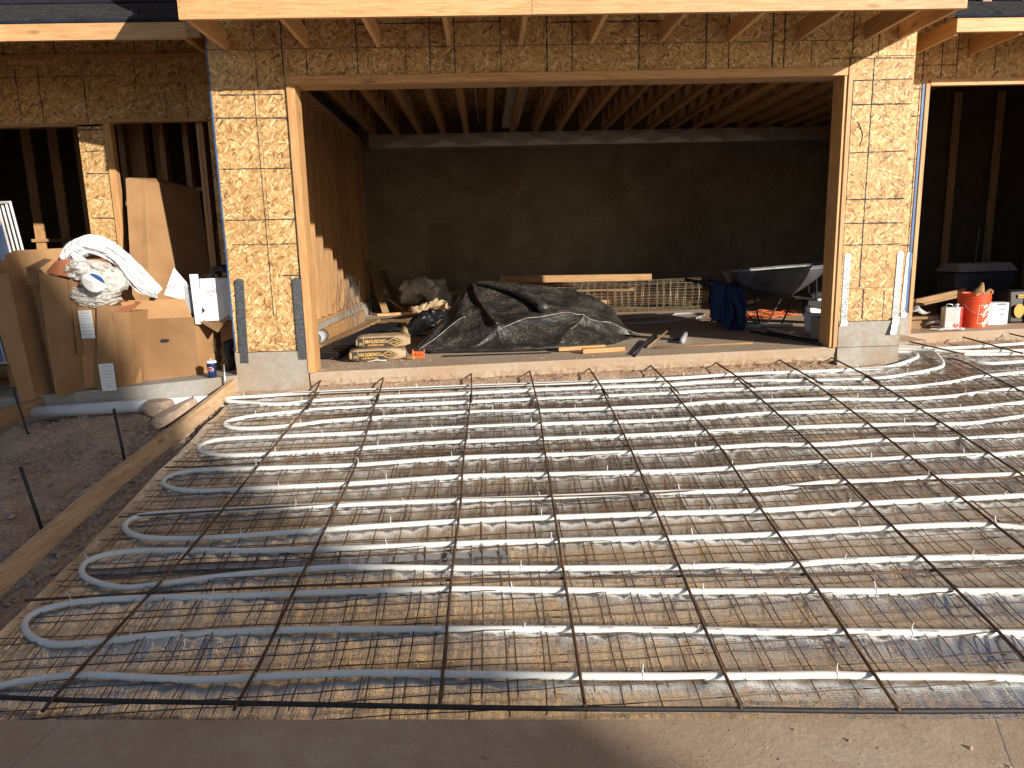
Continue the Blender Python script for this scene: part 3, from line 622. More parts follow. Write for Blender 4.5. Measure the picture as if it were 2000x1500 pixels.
# eave: fascia, rafters, deck, gable above
board('fascia_board', (-.548, -.83, 2.945), (2.075, -.83, 2.945), .038, .25, 'fascia', H)
board('fascia_board', (2.078, -.831, 2.945), (5.42, -.831, 2.945), .038, .25, 'fascia', H)
for x in (-.50, .191, .805, 1.415, 2.03, 2.645, 3.255, 3.865, 4.475, 5.085, 5.385):
    board('rafter', (x, -.81, 2.90), (x, -.001, 2.90), .038, .15, 'fascia', H)
nb = MB()
for x in (.05, .19, .62, .80, 1.41, 2.03, 2.06, 2.1, 2.65, 3.25, 3.86, 4.47, 5.08, 5.38, -.5, -.53):
    for z in (2.86, 2.9, 2.955, 3.0):
        if random.random() < .75:
            xx = x+random.uniform(-.01, .01); mbz = z+random.uniform(-.01, .01)
            nb.add([(xx+.0035*math.cos(i*1.05), -.8515, mbz+.0035*math.sin(i*1.05)) for i in range(6)], [tuple(range(6))])
tag(obj('fascia_nail', nb, 'nail', H), kind='stuff')
obj('eave_deck', MB().box(-.56, 5.43, -.85, .0, 3.072, 3.085), 'osb', H)
obj('gable_sheathing', MB().box(-.55, 5.42, -.83, -.80, 3.09, 8.6), 'osb', H)
obj('eave_return', MB().prism([(-.82, -.86, 3.13), (-.552, -.86, 3.075), (-.552, -.86, 3.46)], (0, .12, 0)), 'fascia', H)
obj('gable_roof', MB().box(-.62, 5.5, -1.1, 7.5, 8.6, 8.7), 'shingle', H)
obj('side_sheathing', MB().box(-.55, -.535, -.79, 7.4, 3.6, 8.59), 'osbx', H)
obj('subfloor', MB().box(-.66, 5.53, .012, 7.6, 3.50, 3.53), 'osb', H)
obj('side_sheathing', MB().box(-.675, -.662, .012, 7.4, .1, 3.9), 'osbx', H)
obj('side_sheathing', MB().box(5.532, 5.545, .012, .6, .34, 3.6), 'osbx', H)
# garage interior, left stud wall on its curb
cz = .215
obj('curb', MB().box(-.66, -.46, .2, 6.9, -.05, cz), 'conc', H)
board('bottom_plate', (-.55, .2, cz+.02), (-.55, 7.2, cz+.02), .14, .038, 'pine', H)
board('top_plate', (-.55, .2, 3.04), (-.55, 7.2, 3.04), .14, .075, 'stud', H)
y = .28; k = 0
while y < 7.0:
    if not (2.0 < y < 2.25): board('stud', (-.55, y, cz+.04), (-.55, y, 3.0), .038, .14, 'stud', H, up=(1, 0, 0))
    if k % 6 == 2: board('stud', (-.53, y+.045, cz+.04), (-.53, y+.045, 2.6), .036, .14, 'stud', H, up=(1, 0, 0))
    y += .405; k += 1
board('door_header', (-.54, 1.9, 2.45), (-.54, 2.9, 2.45), .1, .2, 'stud', H)
obj('party_wall', MB().box(-.66, -.63, .2, 7.2, cz, 3.4), 'shade_backing', H)  # wall colour darkened to imitate the shade between the studs
# floor trusses over the garage
def truss(x, y0=.18, y1=7.0):
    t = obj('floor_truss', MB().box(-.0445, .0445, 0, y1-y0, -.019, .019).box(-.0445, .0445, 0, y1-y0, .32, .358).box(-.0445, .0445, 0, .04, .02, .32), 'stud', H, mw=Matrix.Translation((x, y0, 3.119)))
    return t
web = None
for i in range(21):
    x = -.22+i*.404
    t = truss(x, .18 if x < 5.5 else .75); tw = wmat(t)
    for k in range(11 if x < 5.5 else 10):
        ya = .12+k*.6; 
        for (a, b) in ((ya, ya+.30), (ya+.60, ya+.30)):
            p0 = Vector((0, a, .315)); p1 = Vector((0, b, .022)); mw = rot_to(p1-p0, (1, 0, 0)).to_4x4(); mw.translation = (p0+p1)/2; mw = tw @ mw
            if web is None:
                L = (p1-p0).length; web = obj('truss_web', MB().box(-L/2, L/2, -.019, .019, -.0445, .0445), 'stud', t, mw=mw)
            else: copy_child(web, t, mw)
            if k == 10: break
for x, y in ((2.2, 1.95), (2.6, 2.0), (3.0, 2.05), (1.8, 1.95), (3.4, 2.05), (3.8, 2.05), (4.2, 2.05)):
    xi = -.22+round((x+.22)/.404)*.404
    obj('truss_plate', MB().box(xi-.042, xi+.042, 2.9, 3.02, 3.0978, 3.0995), 'duct', H)
# joined studs and header beam far right inside
obj('rim_board', MB().box(-.48, 5.5, .14, .17, 3.1, 3.48), 'osb', H)
# back and side concrete walls
BW = thing('concrete_back_wall', 'dark cast concrete wall at the back of the garage with form seams', 'wall', (3, 7.2, 0))
def bwpt(x, z): return (x, 7.2+.004*vn(x, z, 3), z)
xs = np.arange(-.66, 8.8, .15); zs = np.arange(-.05, 3.56, .15)
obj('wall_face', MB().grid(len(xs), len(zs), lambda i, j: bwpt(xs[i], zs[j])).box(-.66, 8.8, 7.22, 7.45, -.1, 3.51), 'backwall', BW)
mb = MB()
for k in range(14):
    x = .28+k*.61; mb.box(x-.006, x+.006, 7.185, 7.199, .0, 1.66+random.uniform(-.03, .03))
for x in (1.45, 1.75, 2.05, 3.25, 3.9, 4.25, 5.1): mb.box(x-.004, x+.004, 7.187, 7.199, 1.9+random.uniform(0, .2), 2.7)
mb.box(-.5, 8.6, 7.188, 7.199, 1.665, 1.675)
obj('form_seam', mb, 'damp', BW)
mb = MB()
for k in range(26):
    for z in (2.1, 2.45):
        x = .1+k*.305; mb.lathe([(.0001, 0), (.014, 0), (.014, .02)], 8, (0, 0, 0)); m = mb.v[-24:]; mb.v[-24:] = [(x+q[0], 7.192-q[2]*.2, z+q[1]) for q in m]
tag(obj('tie_hole', mb, 'nail', BW), kind='stuff')
for (x, z, w_, h_) in ((1.6, .8, .56, 1.5), (.6, .8, .5, 1.5)): obj('damp_patch', MB().box(x, x+w_, 7.190, 7.196, .06, h_+.1), 'damp', BW)
obj('side_wall', MB().box(8.7, 8.95, 3.65, 7.4, -.2, 3.5), 'conc', BW)
# ductwork
D = thing('sheet_metal_duct', 'long rectangular sheet metal duct with cross broken panels along the garage back wall', 'duct', (2.7, 6.7, 2.99))
x = -.30; k = 0
widths = [.10, .82, .82, .86, .80, .78, .82, .70, .60, .8, .8, .8]
for w_ in widths:
    z0, z1 = 2.872, 3.098; y0 = 6.5 if k != 8 else 6.53; mb = MB(); x1 = x+w_-.004
    cx, cz_ = (x+x1)/2, (z0+z1)/2; d = .013 if k else 0
    mb.add([(x, y0, z0), (x1, y0, z0), (x1, y0, z1), (x, y0, z1), (cx, y0-d, cz_)], [(0, 1, 4), (1, 2, 4), (2, 3, 4), (3, 0, 4)])
    mb.add([(x, y0, z0), (x1, y0, z0), (x1, 6.95, z0), (x, 6.95, z0), (cx, 6.72, z0-.015)], [(0, 1, 4), (1, 2, 4), (2, 3, 4), (3, 0, 4)])
    mb.add([(x, y0, z1), (x1, y0, z1), (x1, 6.95, z1), (x, 6.95, z1)], [(0, 1, 2, 3)])
    obj('duct_section', mb, 'duct', D)
    mb = MB().box(x1-.012, x1+.012, y0-.018, y0+.01, z0-.012, z1+.006); obj('duct_seam', mb, 'duct', D)
    x += w_; k += 1
obj('end_cap', MB().box(-.312, -.302, 6.49, 6.95, 2.865, 3.10), 'duct', D)
obj('sight_hole', MB().add([(2.98+.022*math.cos(i*.4), 6.475, 2.99+.02*math.sin(i*.4)) for i in range(16)], [tuple(range(16))]), 'whiteplastic', D)
obj('branch_duct', MB().hexa([(2.02, 1.4, 3.16), (2.30, 1.4, 3.16), (2.30, 1.4, 3.40), (2.02, 1.4, 3.40), (2.02, 6.6, 3.16), (2.30, 6.6, 3.16), (2.30, 6.6, 3.40), (2.02, 6.6, 3.40)]), 'duct', D)
# cables and pipes in the truss space
def cable(name, pts, r, mat, label, cat):
    return tag(obj(name, MB().tube(smooth_path(pts, .12), r, 6), mat, smooth=True), label, cat)
cable('water_pipe', [(-.45, 1.62, 3.19), (.4, 1.7, 3.17), (1.3, 1.75, 3.14), (1.9, 1.7, 3.13), (2.6, 1.65, 3.17), (3.4, 1.6, 3.18), (3.55, 1.7, 3.25)], .014, 'cable_blue', 'blue water tube running across the garage ceiling trusses', 'tube')
cable('water_pipe', [(-.45, 1.52, 3.16), (.4, 1.6, 3.13), (1.0, 1.75, 3.11), (1.6, 1.8, 3.09), (2.2, 1.75, 3.115), (2.8, 1.5, 3.16)], .012, 'cable_red', 'orange water tube sagging below the garage ceiling trusses', 'tube')
cable('cable', [(3.1, 2.7, 3.13), (3.0, 3.0, 3.09), (2.9, 3.2, 3.14), (3.3, 2.3, 3.2)], .006, 'cable_red', 'thin orange wire looping down between the ceiling trusses', 'cable')
tag(obj('steel_conduit', MB().tube([(1.66, 1.4, 3.25), (1.62, 2.6, 3.2), (1.60, 3.1, 3.16)], .016, 8).tube([(1.60, 3.1, 3.16), (1.6, 3.14, 3.1), (1.62, 5.5, 3.1)], .008, 6), 'galv', smooth=True), 'galvanised conduit running back between the fourth and fifth trusses', 'conduit')
tag(obj('drain_pipe', MB().tube([(2.75, 1.5, 3.24), (2.95, 1.5, 3.24)], .045, 12).tube([(2.95, 1.5, 3.24), (3.05, 1.5, 3.27)], .055, 12), 'whitepvc', smooth=True), 'short white drain pipe elbow between the trusses above the blue tube', 'pipe')
# ---- right bay
for a in [(5.545, 5.70, .34, 2.56), (5.70, 5.99, .34, 2.56), (5.545, 6.40, 2.56, 3.2), (6.40, 7.60, 2.61, 3.2), (7.6, 9.6, 2.61, 3.2)]: panel(*a, y=.6)
marks([(5.955, .35, 2.55), (5.97, 2.56, 3.3), (6.30, 2.63, 3.3), (6.68, 2.63, 3.3), (6.15, 2.6, 3.3)], [(2.52, 5.6, 5.98), (2.269, 5.6, 5.985), (1.873, 5.6, 5.99), (1.023, 5.6, 6.0), (.637, 5.6, 6.0), (2.745, 5.6, 6.3)], .6)
board('jamb_board', (6.028, .62, flr(6)+.0), (6.028, .62, 2.575), .07, .04, 'pine', H, up=(1, 0, 0))
board('jamb_board', (6.03, .74, flr(6)+.0), (6.03, .74, 2.55), .16, .036, 'pine', H, up=(1, 0, 0))
board('header_trim', (6.05, .604, 2.583), (9.6, .604, 2.583), .05, .062, 'pine', H)
board('header_beam', (6.0, .70, 2.75), (9.6, .70, 2.75), .15, .3, 'stud', H)
board('fascia_board', (5.815, -.1, 2.905), (6.62, -.1, 2.905), .038, .115, 'fascia', H); board('fascia_board', (6.623, -.1, 2.905), (12.5, -.1, 2.905), .038, .115, 'fascia', H)
board('rafter', (5.835, -.08, 2.9), (5.835, .59, 2.9), .038, .14, 'pine', H)
for x in (6.42, 7.03, 7.64): board('rafter', (x, -.08, 2.90), (x, .59, 2.90), .038, .14, 'pine', H)
# right roof
def roof(x0, x1, yf, zf, n, slope, name='roof_shingle', LEN=2.95):
    s = 1/math.hypot(1, slope)
    obj('roof_deck', MB().hexa([(x0, yf-.02, zf-.014), (x1, yf-.02, zf-.014), (x1, yf-.02, zf), (x0, yf-.02, zf), (x0, yf+LEN, zf-.014+LEN*slope), (x1, yf+LEN, zf-.014+LEN*slope), (x1, yf+LEN, zf+LEN*slope), (x0, yf+LEN, zf+LEN*slope)]), 'osb', H)
    for k in range(n):
        y = yf-.03+k*.10; z = zf+.004+(y-yf)*slope
        mb = MB(); xx = x0
        while xx < x1:
            wd = min(random.uniform(.2, .4), x1-xx); t = .011+random.uniform(0, .007); j = random.uniform(-.006, .006)
            mb.hexa([(xx, y+j, z), (xx+wd-.003, y+j, z), (xx+wd-.003, y+j, z+t), (xx, y+j, z+t), (xx, y+.2, z+.2*slope), (xx+wd-.003, y+.2, z+.2*slope), (xx+wd-.003, y+.2, z+.2*slope+.004), (xx, y+.2, z+.2*slope+.004)]); xx += wd
        obj(name, mb, 'shingle', H)
    y = yf+n*.10; z = zf+.02+(y-yf)*slope
    obj('underlayment', MB().hexa([(x0, y, z), (x1, y, z), (x1, y, z+.004), (x0, y, z+.004), (x0, yf+LEN, zf+.02+LEN*slope), (x1, yf+LEN, zf+.02+LEN*slope), (x1, yf+LEN, zf+.03+LEN*slope), (x0, yf+LEN, zf+.03+LEN*slope)]), 'underlay', H)
obj('drip_edge', MB().box(5.80, 9.6, -.135, -.10, 2.963, 2.985), 'underlay', H)
roof(5.56, 12.5, -.1, 2.985, 9, .42)
mb = MB().grid(60, 8, lambda i, j: (6.05+i*.06, .95+j*.12, 3.485+j*.05+.012*math.sin(i*.9+j)+.012*vn(i*.2, j, 1)+.004))
tag(obj('house_wrap_sheet', mb, 'whiteplastic', smooth=True), 'rumpled white plastic sheet lying on the dark roof at the top right corner', 'plastic sheet')
# right bay interior: open to the main garage, a stud wall further back on the right
panel(7.98, 9.6, .16, 2.61, y=.6); panel(9.6, 12.5, .16, 3.2, y=.6)
board('jamb_board', (8.0, .70, .16), (8.0, .70, 2.55), .2, .038, 'pine', H, up=(1, 0, 0))
obj('interior_wall', MB().box(7.3, 12.5, 3.6, 3.62, .1, 3.4), 'shade_backing', H); obj('interior_wall', MB().box(12.4, 12.42, .62, 3.6, .1, 3.4), 'shade_backing', H)  # shade of the right bay is put into the wall colour
obj('rear_deck', MB().box(5.535, 12.5, .60, 7.6, 3.205, 3.225), 'osb', H)
obj('sun_leak_closure', MB().box(5.53, 5.545, .012, 7.6, 3.19, 3.55), 'osbx', H); obj('end_closure', MB().box(5.545, 12.5, 7.58, 7.62, -.1, 3.6), 'osb', H)  # side closure box added to stop sun leaking in above the right deck
for k in range(7): board('stud', (7.6+k*.61, 3.5, .14), (7.6+k*.61, 3.5, 3.05), .038, .09, 'oldwood', H, up=(1, 0, 0))
board('bottom_plate', (7.3, 3.5, .15), (12.3, 3.5, .15), .09, .038, 'stud', H)
# ---- left bay (entry recess)
YL = 1.3
obj('wall_backing', MB().box(-4.8, -.68, YL+.02, YL+.14, 2.490, 3.40), 'stud', H)
for a in [(-4.299, -3.227, 2.462, 3.037), (-3.227, -2.082, 2.462, 3.037), (-2.082, -1.392, 2.481, 2.849), (-1.392, -.662, 2.481, 2.849), (-2.082, -.662, 2.850, 3.098), (-4.299, -2.646, 3.135, 3.45), (-2.646, -1.610, 3.135, 3.45), (-1.610, -.662, 3.135, 3.45),
          (-2.523, -2.244, -.04, 1.281), (-2.523, -2.244, 1.283, 2.444), (-1.183, -.662, -.02, 1.2), (-1.183, -.662, 1.202, 2.481), (-4.299, -3.890, -.1, 2.462), (-4.299, -2.082, 3.038, 3.098)]: panel(*a, y=YL)
board('ledger_board', (-4.299, YL-.02, 3.115), (-.662, YL-.02, 3.115), .045, .038, 'pine', H)
marks([(-3.073, 2.471, 3.026), (-2.85, 2.471, 3.035), (-2.4, 2.471, 3.035), (-1.873, 2.853, 3.035), (-1.592, 2.471, 2.844), (-1.374, 2.471, 2.844), (-1.41, 2.862, 3.035), (-1.074, 0.191, 2.462), (-0.846, 2.462, 2.826), (-3.154, 3.144, 3.371), (-2.646, 3.144, 3.371), (-2.119, 3.144, 3.371), (-1.61, 3.144, 3.371), (-1.846, 3.144, 3.371)],
      [(2.928, -4.299, -2.073), (2.408, -2.509, -2.264), (2.19, -2.509, -2.25), (1.972, -2.5, -2.246), (1.516, -2.491, -2.246), (1.063, -2.482, -2.246), (2.008, -1.165, -0.71), (1.463, -1.165, -0.71)], YL)
board('header_trim', (-3.936, YL+.03, 2.462), (-2.527, YL+.03, 2.462), .1, .034, 'stud', H)
board('header_trim', (-2.228, YL+.0, 2.488), (-1.183, YL+.0, 2.488), .09, .034, 'pine', H)
board('jamb_board', (-2.209, YL+.02, -.04), (-2.209, YL+.02, 2.471), .09, .07, 'pine', H, up=(1, 0, 0))
for dx in (0, .037): board('jamb_board', (-1.319+dx, YL+.12, -.02), (-1.319+dx, YL+.12, 2.471), .09, .034, 'pine', H, up=(1, 0, 0))
for k, x in enumerate((-2.42, -2.24, -1.97, -1.72, -1.50, -1.2)):
    board('stud', (x, 2.05+.05*(k % 2), -.02), (x, 2.05+.05*(k % 2), 3.1), .065 if k != 1 else .11, .12, 'stud', H, up=(0, 1, 0))
board('blocking', (-2.0, 2.12, 1.86), (-1.2, 2.12, 1.86), .08, .04, 'stud', H)
for k in range(6): board('stud', (-4.3+k*.34, 3.4, -.02), (-4.3+k*.34, 3.4, 3.0), .038, .12, 'stud', H, up=(1, 0, 0))
board('blocking', (-4.4, 3.4, 1.35), (-2.4, 3.4, 1.35), .09, .04, 'stud', H)
obj('room_ceiling', MB().box(-7, -.68, 1.45, 6.5, 3.2, 3.23), 'osb', H)
obj('partition', MB().box(-7, -.68, 4.5, 4.52, -.1, 3.2), 'shade_backing', H); obj('partition', MB().box(-7.02, -7, -.3, 4.5, -.1, 3.2), 'shade_backing', H)  # shade of the left room is put into the wall colour
obj('sky_blocking_wall', MB().box(-4.62, -4.5, -1.1, 1.3, -.3, 7), 'osbx', H); obj('sky_blocking_front', MB().box(-7, -4.62, -1.1, -1.0, -.3, 7), 'osb', H); obj('foil_reflection_wall', MB().box(-4.5, -.56, 2.9, 2.95, 3.3, 8.4), 'osb', H); obj('foil_reflection_wall', MB().box(5.45, 12.5, 2.9, 2.95, 3.3, 8.4), 'osb', H)  # unseen walls added: bay walls block sky light, upper walls feed foil reflections
board('fascia_board', (-2.275, -.07, 2.964), (-.79, -.07, 2.964), .038, .132, 'fascia', H); board('fascia_board', (-4.49, -.068, 2.964), (-2.278, -.068, 2.964), .038, .132, 'fascia', H)
board('rafter', (-.83, -.05, 2.975), (-.83, YL-.01, 2.975), .05, .12, 'pine', H)
obj('drip_edge', MB().box(-4.49, -.74, -.10, -.07, 3.034, 3.062), 'underlay', H)
roof(-4.49, -.66, -.07, 3.064, 6, .5)
obj('porch_beam', MB().box(-.79, -.68, -.09, -.05, 2.91, 3.03), 'stud', H)

# ------------------------------------------------------------------ neighbouring house behind the camera (casts the big shade)
NH = thing('neighbour_house', 'tall stucco town house across the street behind the viewer', 'building', (12, -27, -1.6))
gp = [(5.0, -1.6), (18.82, -1.6), (18.80, 7.3), (18.66, 8.6), (18.56, 9.55), (17.7, 11.0), (13.6, 15.2), (5.0, 11)]
obj('wall', MB().prism([(x, -25, z) for x, z in gp], (0, -8, 0)), 'siding', NH)
obj('added_shade_block', MB().box(17.15, 17.76, -26.2, -25, 9.5, 11.5), 'siding', NH)  # unseen block added to shade the left end of the cardboard pile
obj('roof', MB().prism([(18.56, -24.98, 9.56), (13.6, -24.98, 15.25), (13.6, -24.98, 15.4), (18.57, -24.98, 9.75)], (0, -8.1, 0)), 'shingle', NH)
for fx in (7, 10.5, 14):
    for fz in (1, 4.2, 7.4):
        f = obj('window', MB().box(fx, fx+1.4, -24.99, -24.94, fz, fz+1.7), 'whiteplastic', NH); obj('pane', MB().box(fx+.08, fx+1.32, -24.935, -24.93, fz+.08, fz+1.62), 'glass', f)
# ------------------------------------------------------------------ DRIVEWAY: foil blanket, wire mesh, tubes, rebar
xs = np.arange(-.665, 8.31, .0175); ys = np.arange(-4.85, .40, .0175)
mb = MB(); idx = {}
FZ = {}
for j, y in enumerate(ys):
    for i, x in enumerate(xs):
        edge = .012*vn(y, 0, 3) if i == 0 else 0
        if y > top_y(x)+.02 or y < foil_bottom(x)-.02: continue
        h = foil_h(x, y); FZ[(i, j)] = h
        idx[(i, j)] = len(mb.v); mb.v.append((x+edge, y+.015*vn(x, 0, 5)*(y > -.36), plane(x, y)+h-.006))
for (i, j), a in idx.items():
    b, c, d = idx.get((i+1, j)), idx.get((i+1, j+1)), idx.get((i, j+1))
    if b is not None and c is not None and d is not None: mb.f.append((a, b, c, d))
foil = tag(obj('insulation_blanket', mb, 'foil', smooth=True), 'crinkled silver foil insulation blanket covering the whole sloping driveway under the tubes', 'insulation')
for (x0, y0, x1, y1) in ((-.55, -2.98, 1.75, -3.03), (3.6, -2.12, 6.6, -2.2)):
    mb = MB(); n = 60
    def st(i, j):
        x = x0+(x1-x0)*i/n; y = y0+(y1-y0)*i/n+(j-.5)*.055; return (x, y, plane(x, y)+foil_h(x, y0)*.6+.012)
    mb.grid(n+1, 2, st); obj('seam_tape', mb, 'greytape', foil, smooth=True)
# rolls of welded wire
def wire_sheet(y0, y1, x0, x1, seed, label):
    random.seed(seed); mb = MB(); rng = random.Random(seed)
    def P(x, y, lift=0): return (x, y, plane(x, y)+max(.016, .55*foil_h(x, y)+.018)+lift+.006*vn(x, y, 2.2, seed)+.004)
    y = y0
    while y <= y1+.001:
        ph = rng.uniform(0, 9); pts = []
        for x in np.arange(x0, x1, .09): pts.append(P(x, y+.016*vn(x, ph, 1.1)+.006*vn(x, ph, 5)-.01*x*0, .002))
        mb.tube(pts, .0029, 4, cap=False); y += .152
    x = x0+rng.uniform(0, .1)
    while x <= x1:
        if top_y(x) < 0: yy1 = min(y1+.02, top_y(x)+.0)
        else: yy1 = y1+.02
        ph = rng.uniform(0, 9); pts = []
        for y in np.arange(y0-.03, yy1, .08): pts.append(P(x+.022*vn(ph, y, 1.2)+.004*vn(ph, y, 6), y))
        if len(pts) > 2: mb.tube(pts, .0029, 4, cap=False)
        x += .152
    return tag(obj('wire_mesh_sheet', mb, 'wire'), label, 'wire mesh', 'rusty wire mesh sheets on the foil')
wire_sheet(-1.62, -.32, -.60, 8.2, 3, 'rusty welded wire mesh sheet nearest the garage, lying on the foil')
wire_sheet(-2.98, -1.50, -.62, 8.2, 5, 'rusty welded wire mesh sheet across the middle of the driveway foil')
wire_sheet(-4.15, -2.86, -.62, 5.9, 8, 'rusty welded wire mesh sheet nearest the street apron')
wire_sheet(-2.62, -.44, -.56, 8.2, 13, 'overlapping upper wire mesh sheet on the half of the driveway near the garage')
wire_sheet(-4.05, -2.30, -.58, 7.0, 17, 'overlapping upper wire mesh sheet on the half of the driveway near the street')
wire_sheet(-.35, .36, 5.62, 8.2, 9, 'short wire mesh piece in front of the right hand bay')
random.seed(11)
TIE = None
def tube_thing(pts, label, group):
    sp = smooth_path(pts, .03)
    o = tag(obj('heating_tube', MB().tube(sp, .0162, 10), 'pex', smooth=True), label, 'tube', group)
    global TIE
    d = 0; nxt = random.uniform(.2, .5)
    for a, b in zip(sp, sp[1:]):
        d += (b-a).length
        if d > nxt:
            nxt = d+random.uniform(.62, .95)
            t = (b-a).normalized(); side = t.cross(Vector((0, 0, 1)))
            mw = Matrix((side, t, Vector((0, 0, 1)))).transposed().to_4x4(); mw.translation = a
            mw = mw @ Matrix.Rotation(random.uniform(-.5, .5), 4, 'Y') @ Matrix.Diagonal((1, 1, random.choice((1, 1, -1)), 1)) if False else mw @ Matrix.Rotation(random.uniform(-.7, .7), 4, 'Y')
            if TIE is None:
                tb = MB().tube([(.0175*math.cos(q), 0, .0175*math.sin(q)) for q in np.linspace(0, 6.0, 12)], .0018, 5, cap=False)
                tb.tube([(0, 0, .015), (.002, .003, .05)], .0018, 4).box(-.003, .003, -.003, .003, .013, .02)
                TIE = obj('cable_tie', tb, 'whiteplastic', o, mw=mw)
            else: copy_child(TIE, o, mw)
    return o
order = ['first loop of white heating tube, nearest the garage slab', 'second loop of white heating tube counting from the garage slab', 'third loop of white heating tube, its bend near the lit gravel by the form board',
         'fourth loop of white heating tube from the garage, bend just inside the shade line', 'fifth loop of white heating tube, bend in the shade beside the form board', 'sixth loop of white heating tube with a wide bend over the grey seam tape',
         'seventh loop of white heating tube, widest bend nearest the street', 'single white heating tube run along the street edge of the driveway']
for p, l in zip(PIPES, order): tube_thing(p, l, 'white heating tubes laid across the driveway')
for p, l in zip(PIPES_RIGHT, ['white heating tube start running right from beside the right concrete pier, farthest from the viewer', 'second short white tube in front of the right bay', 'third short white tube in front of the right bay', 'fourth short white tube in front of the right bay, nearest the viewer']):
    tube_thing(p, l, 'white heating tubes in front of the right bay')
# faint maker's print on the tubes
for ti, x0_, x1_ in ((6, 1.9, 4.4), (5, 3.0, 4.6)):
    sp = smooth_path(PIPES[ti], .03); sp = sp[len(sp)//2:]; nx = x0_; k = 0
    tubes = [o for o in COL.objects if o.name.startswith('heating_tube')]
    for a, b in zip(sp, sp[1:]):
        if nx < a.x < x1_ and b.x > a.x:
            t = (b-a).normalized(); out = Vector((0, -.62, .78)); fm_ = frame(a+out*.0172, t, Vector((0, .78, .62)))
            text_mesh(('PEX 1 IN', 'ASTM F876', '100 PSI 180F', 'F877 POTABLE')[k % 4], .0125, 'greyink', tubes[ti], fm_, name='tube_print', ext=.0001, sx=1.1); k += 1; nx = a.x+.22
def rebar(pts, r, label, group, mat='rebar', ext=True):
    return tag(obj('steel_bar', MB().tube(smooth_path(pts, .06), r*.92, 7), mat, smooth=True), label, 'rebar', group)
nth = ['first', 'second', 'third', 'fourth', 'fifth', 'sixth', 'seventh', 'eighth', 'ninth', 'tenth']
for k, p in enumerate(LONG_BARS):
    p = [list(q) for q in p]
    rebar(p, .0082, '%s steel bar from the left running from the garage down to the street' % nth[k], 'lengthwise rebars on the driveway')
for k, p in enumerate(DOWELS):
    a, b = Vector(p[0]), Vector(p[1]); d = (a-b).normalized()
    q = a+d*(.03-a.y)/max(.2, d.y) if a.x < 5.3 else a+d*.1; rebar([q, a, (a+b)/2, b], .0085, 'short dowel bar leaving the slab edge over the %s long bar from the left' % (nth+['eleventh', 'twelfth'])[k], 'dowels at the slab edge')
cl = ['thin rusty cross bar nearest the garage', 'rusty cross bar passing over the second tube loop', 'rusty cross bar at mid driveway, between third and fourth tube loops', 'rusty cross bar over the top run of the fifth tube loop', 'rusty ribbed cross bar just below the sixth tube loop', 'black cross bar lying along the edge of the street apron']
for k, p in enumerate(CROSS_BARS): rebar(p, (.0045, .0045, .006, .006, .0075, .0115)[k], cl[k], 'cross rebars on the driveway', 'darkrebar' if k == 5 else 'rebar')
# wire ties at bar crossings are small twisted ends
mb = MB()
for L_ in LONG_BARS:
    P_ = smooth_path(L_, .05)
    for C_ in CROSS_BARS[1:]:
        Q_ = smooth_path(C_, .1); best = min(((a-b).length, a) for a in P_ for b in Q_)
        if best[0] < .1:
            c = best[1]
            for s_ in (-1, 1): mb.tube([c+Vector((0, 0, .008)), c+Vector((.02*s_, .012, .022)), c+Vector((.035*s_+random.uniform(-.01, .01), .0, .03))], .0014, 4)
tag(obj('tie_wire', mb, 'darkrebar'), 'small twisted wire ends where the steel bars cross', 'tie wire', kind='stuff')

# ---- form board, stakes, left yard
F = thing('form_board', 'long weathered lumber form board running from the porch down the left edge of the driveway', 'board', (-.8, -1.9, -.3))
mb = MB(); pts = [(-.695, -.03), (-.755, -.9), (-.845, -1.94), (-.875, -3.2), (-.90, -4.9)]
ring = []
for (x, y) in [tuple(v) for v in [Vector((p[0], p[1], 0)).to_2d() for p in smooth_path([(a, b, 0) for a, b in pts], .2)]]:
    zb = plane(x, y)+.012; zt = zb+.128
    ring.append([(x-.019, y, zb), (x+.019, y, zb), (x+.019, y, zt), (x-.019, y, zt)])
vs = [q for r in ring for q in r]; n = len(ring)
fs = [(i*4+k, i*4+(k+1) % 4, (i+1)*4+(k+1) % 4, (i+1)*4+k) for i in range(n-1) for k in range(4)]+[(0, 1, 2, 3), tuple((n-1)*4+k for k in (3, 2, 1, 0))]
m_ = wood_mat('form_grain', (.60, .43, .28), (.42, .28, .17), .75)
# grain along Y for this mesh
for nd in m_.node_tree.nodes:
    if nd.bl_idname == 'ShaderNodeMapping' and nd.inputs['Vector'].is_linked:
        s_ = nd.inputs['Scale'].default_value; s_[0], s_[1] = s_[1], s_[0]
M['formgrain'] = m_
mb.add(vs, fs); obj('board', mb, 'formgrain', F)
FB2 = tag(board('form_board', (-2.50, -1.25, -.21), (-2.30, -.30, -.17), .04, .14, 'oldwood'), 'short form board leaning in the shade at the left edge of the picture', 'board')
def stake(p0, p1, label, r=.009, mat='darkrebar', g='stakes along the form board'):
    return tag(obj('stake', MB().tube([p0, ((Vector(p0)+Vector(p1))/2+Vector((.002, 0, 0))), p1], r, 8), mat, smooth=True), label, 'stake', g)
stake((-1.01, -1.50, -.47), (-1.045, -1.5, .025), 'tall black steel stake in the shade, nearer the porch', .0105)
stake((-1.05, -2.45, -.60), (-1.10, -2.5, -.10), 'tall black steel stake in the shade, nearer the viewer', .0105)
stake((-2.17, -.72, -.42), (-2.26, -.70, .04), 'thin dark stake holding the short form board at the far left', .008)
stake((-.915, -.46, -.31), (-.905, -.46, -.10), 'short grey stake beside the flat rock', .008, 'galv')
stake((-.755, -.11, -.20), (-.748, -.10, .115), 'small grey steel stake at the porch corner beside the drink cup', .008, 'galv')
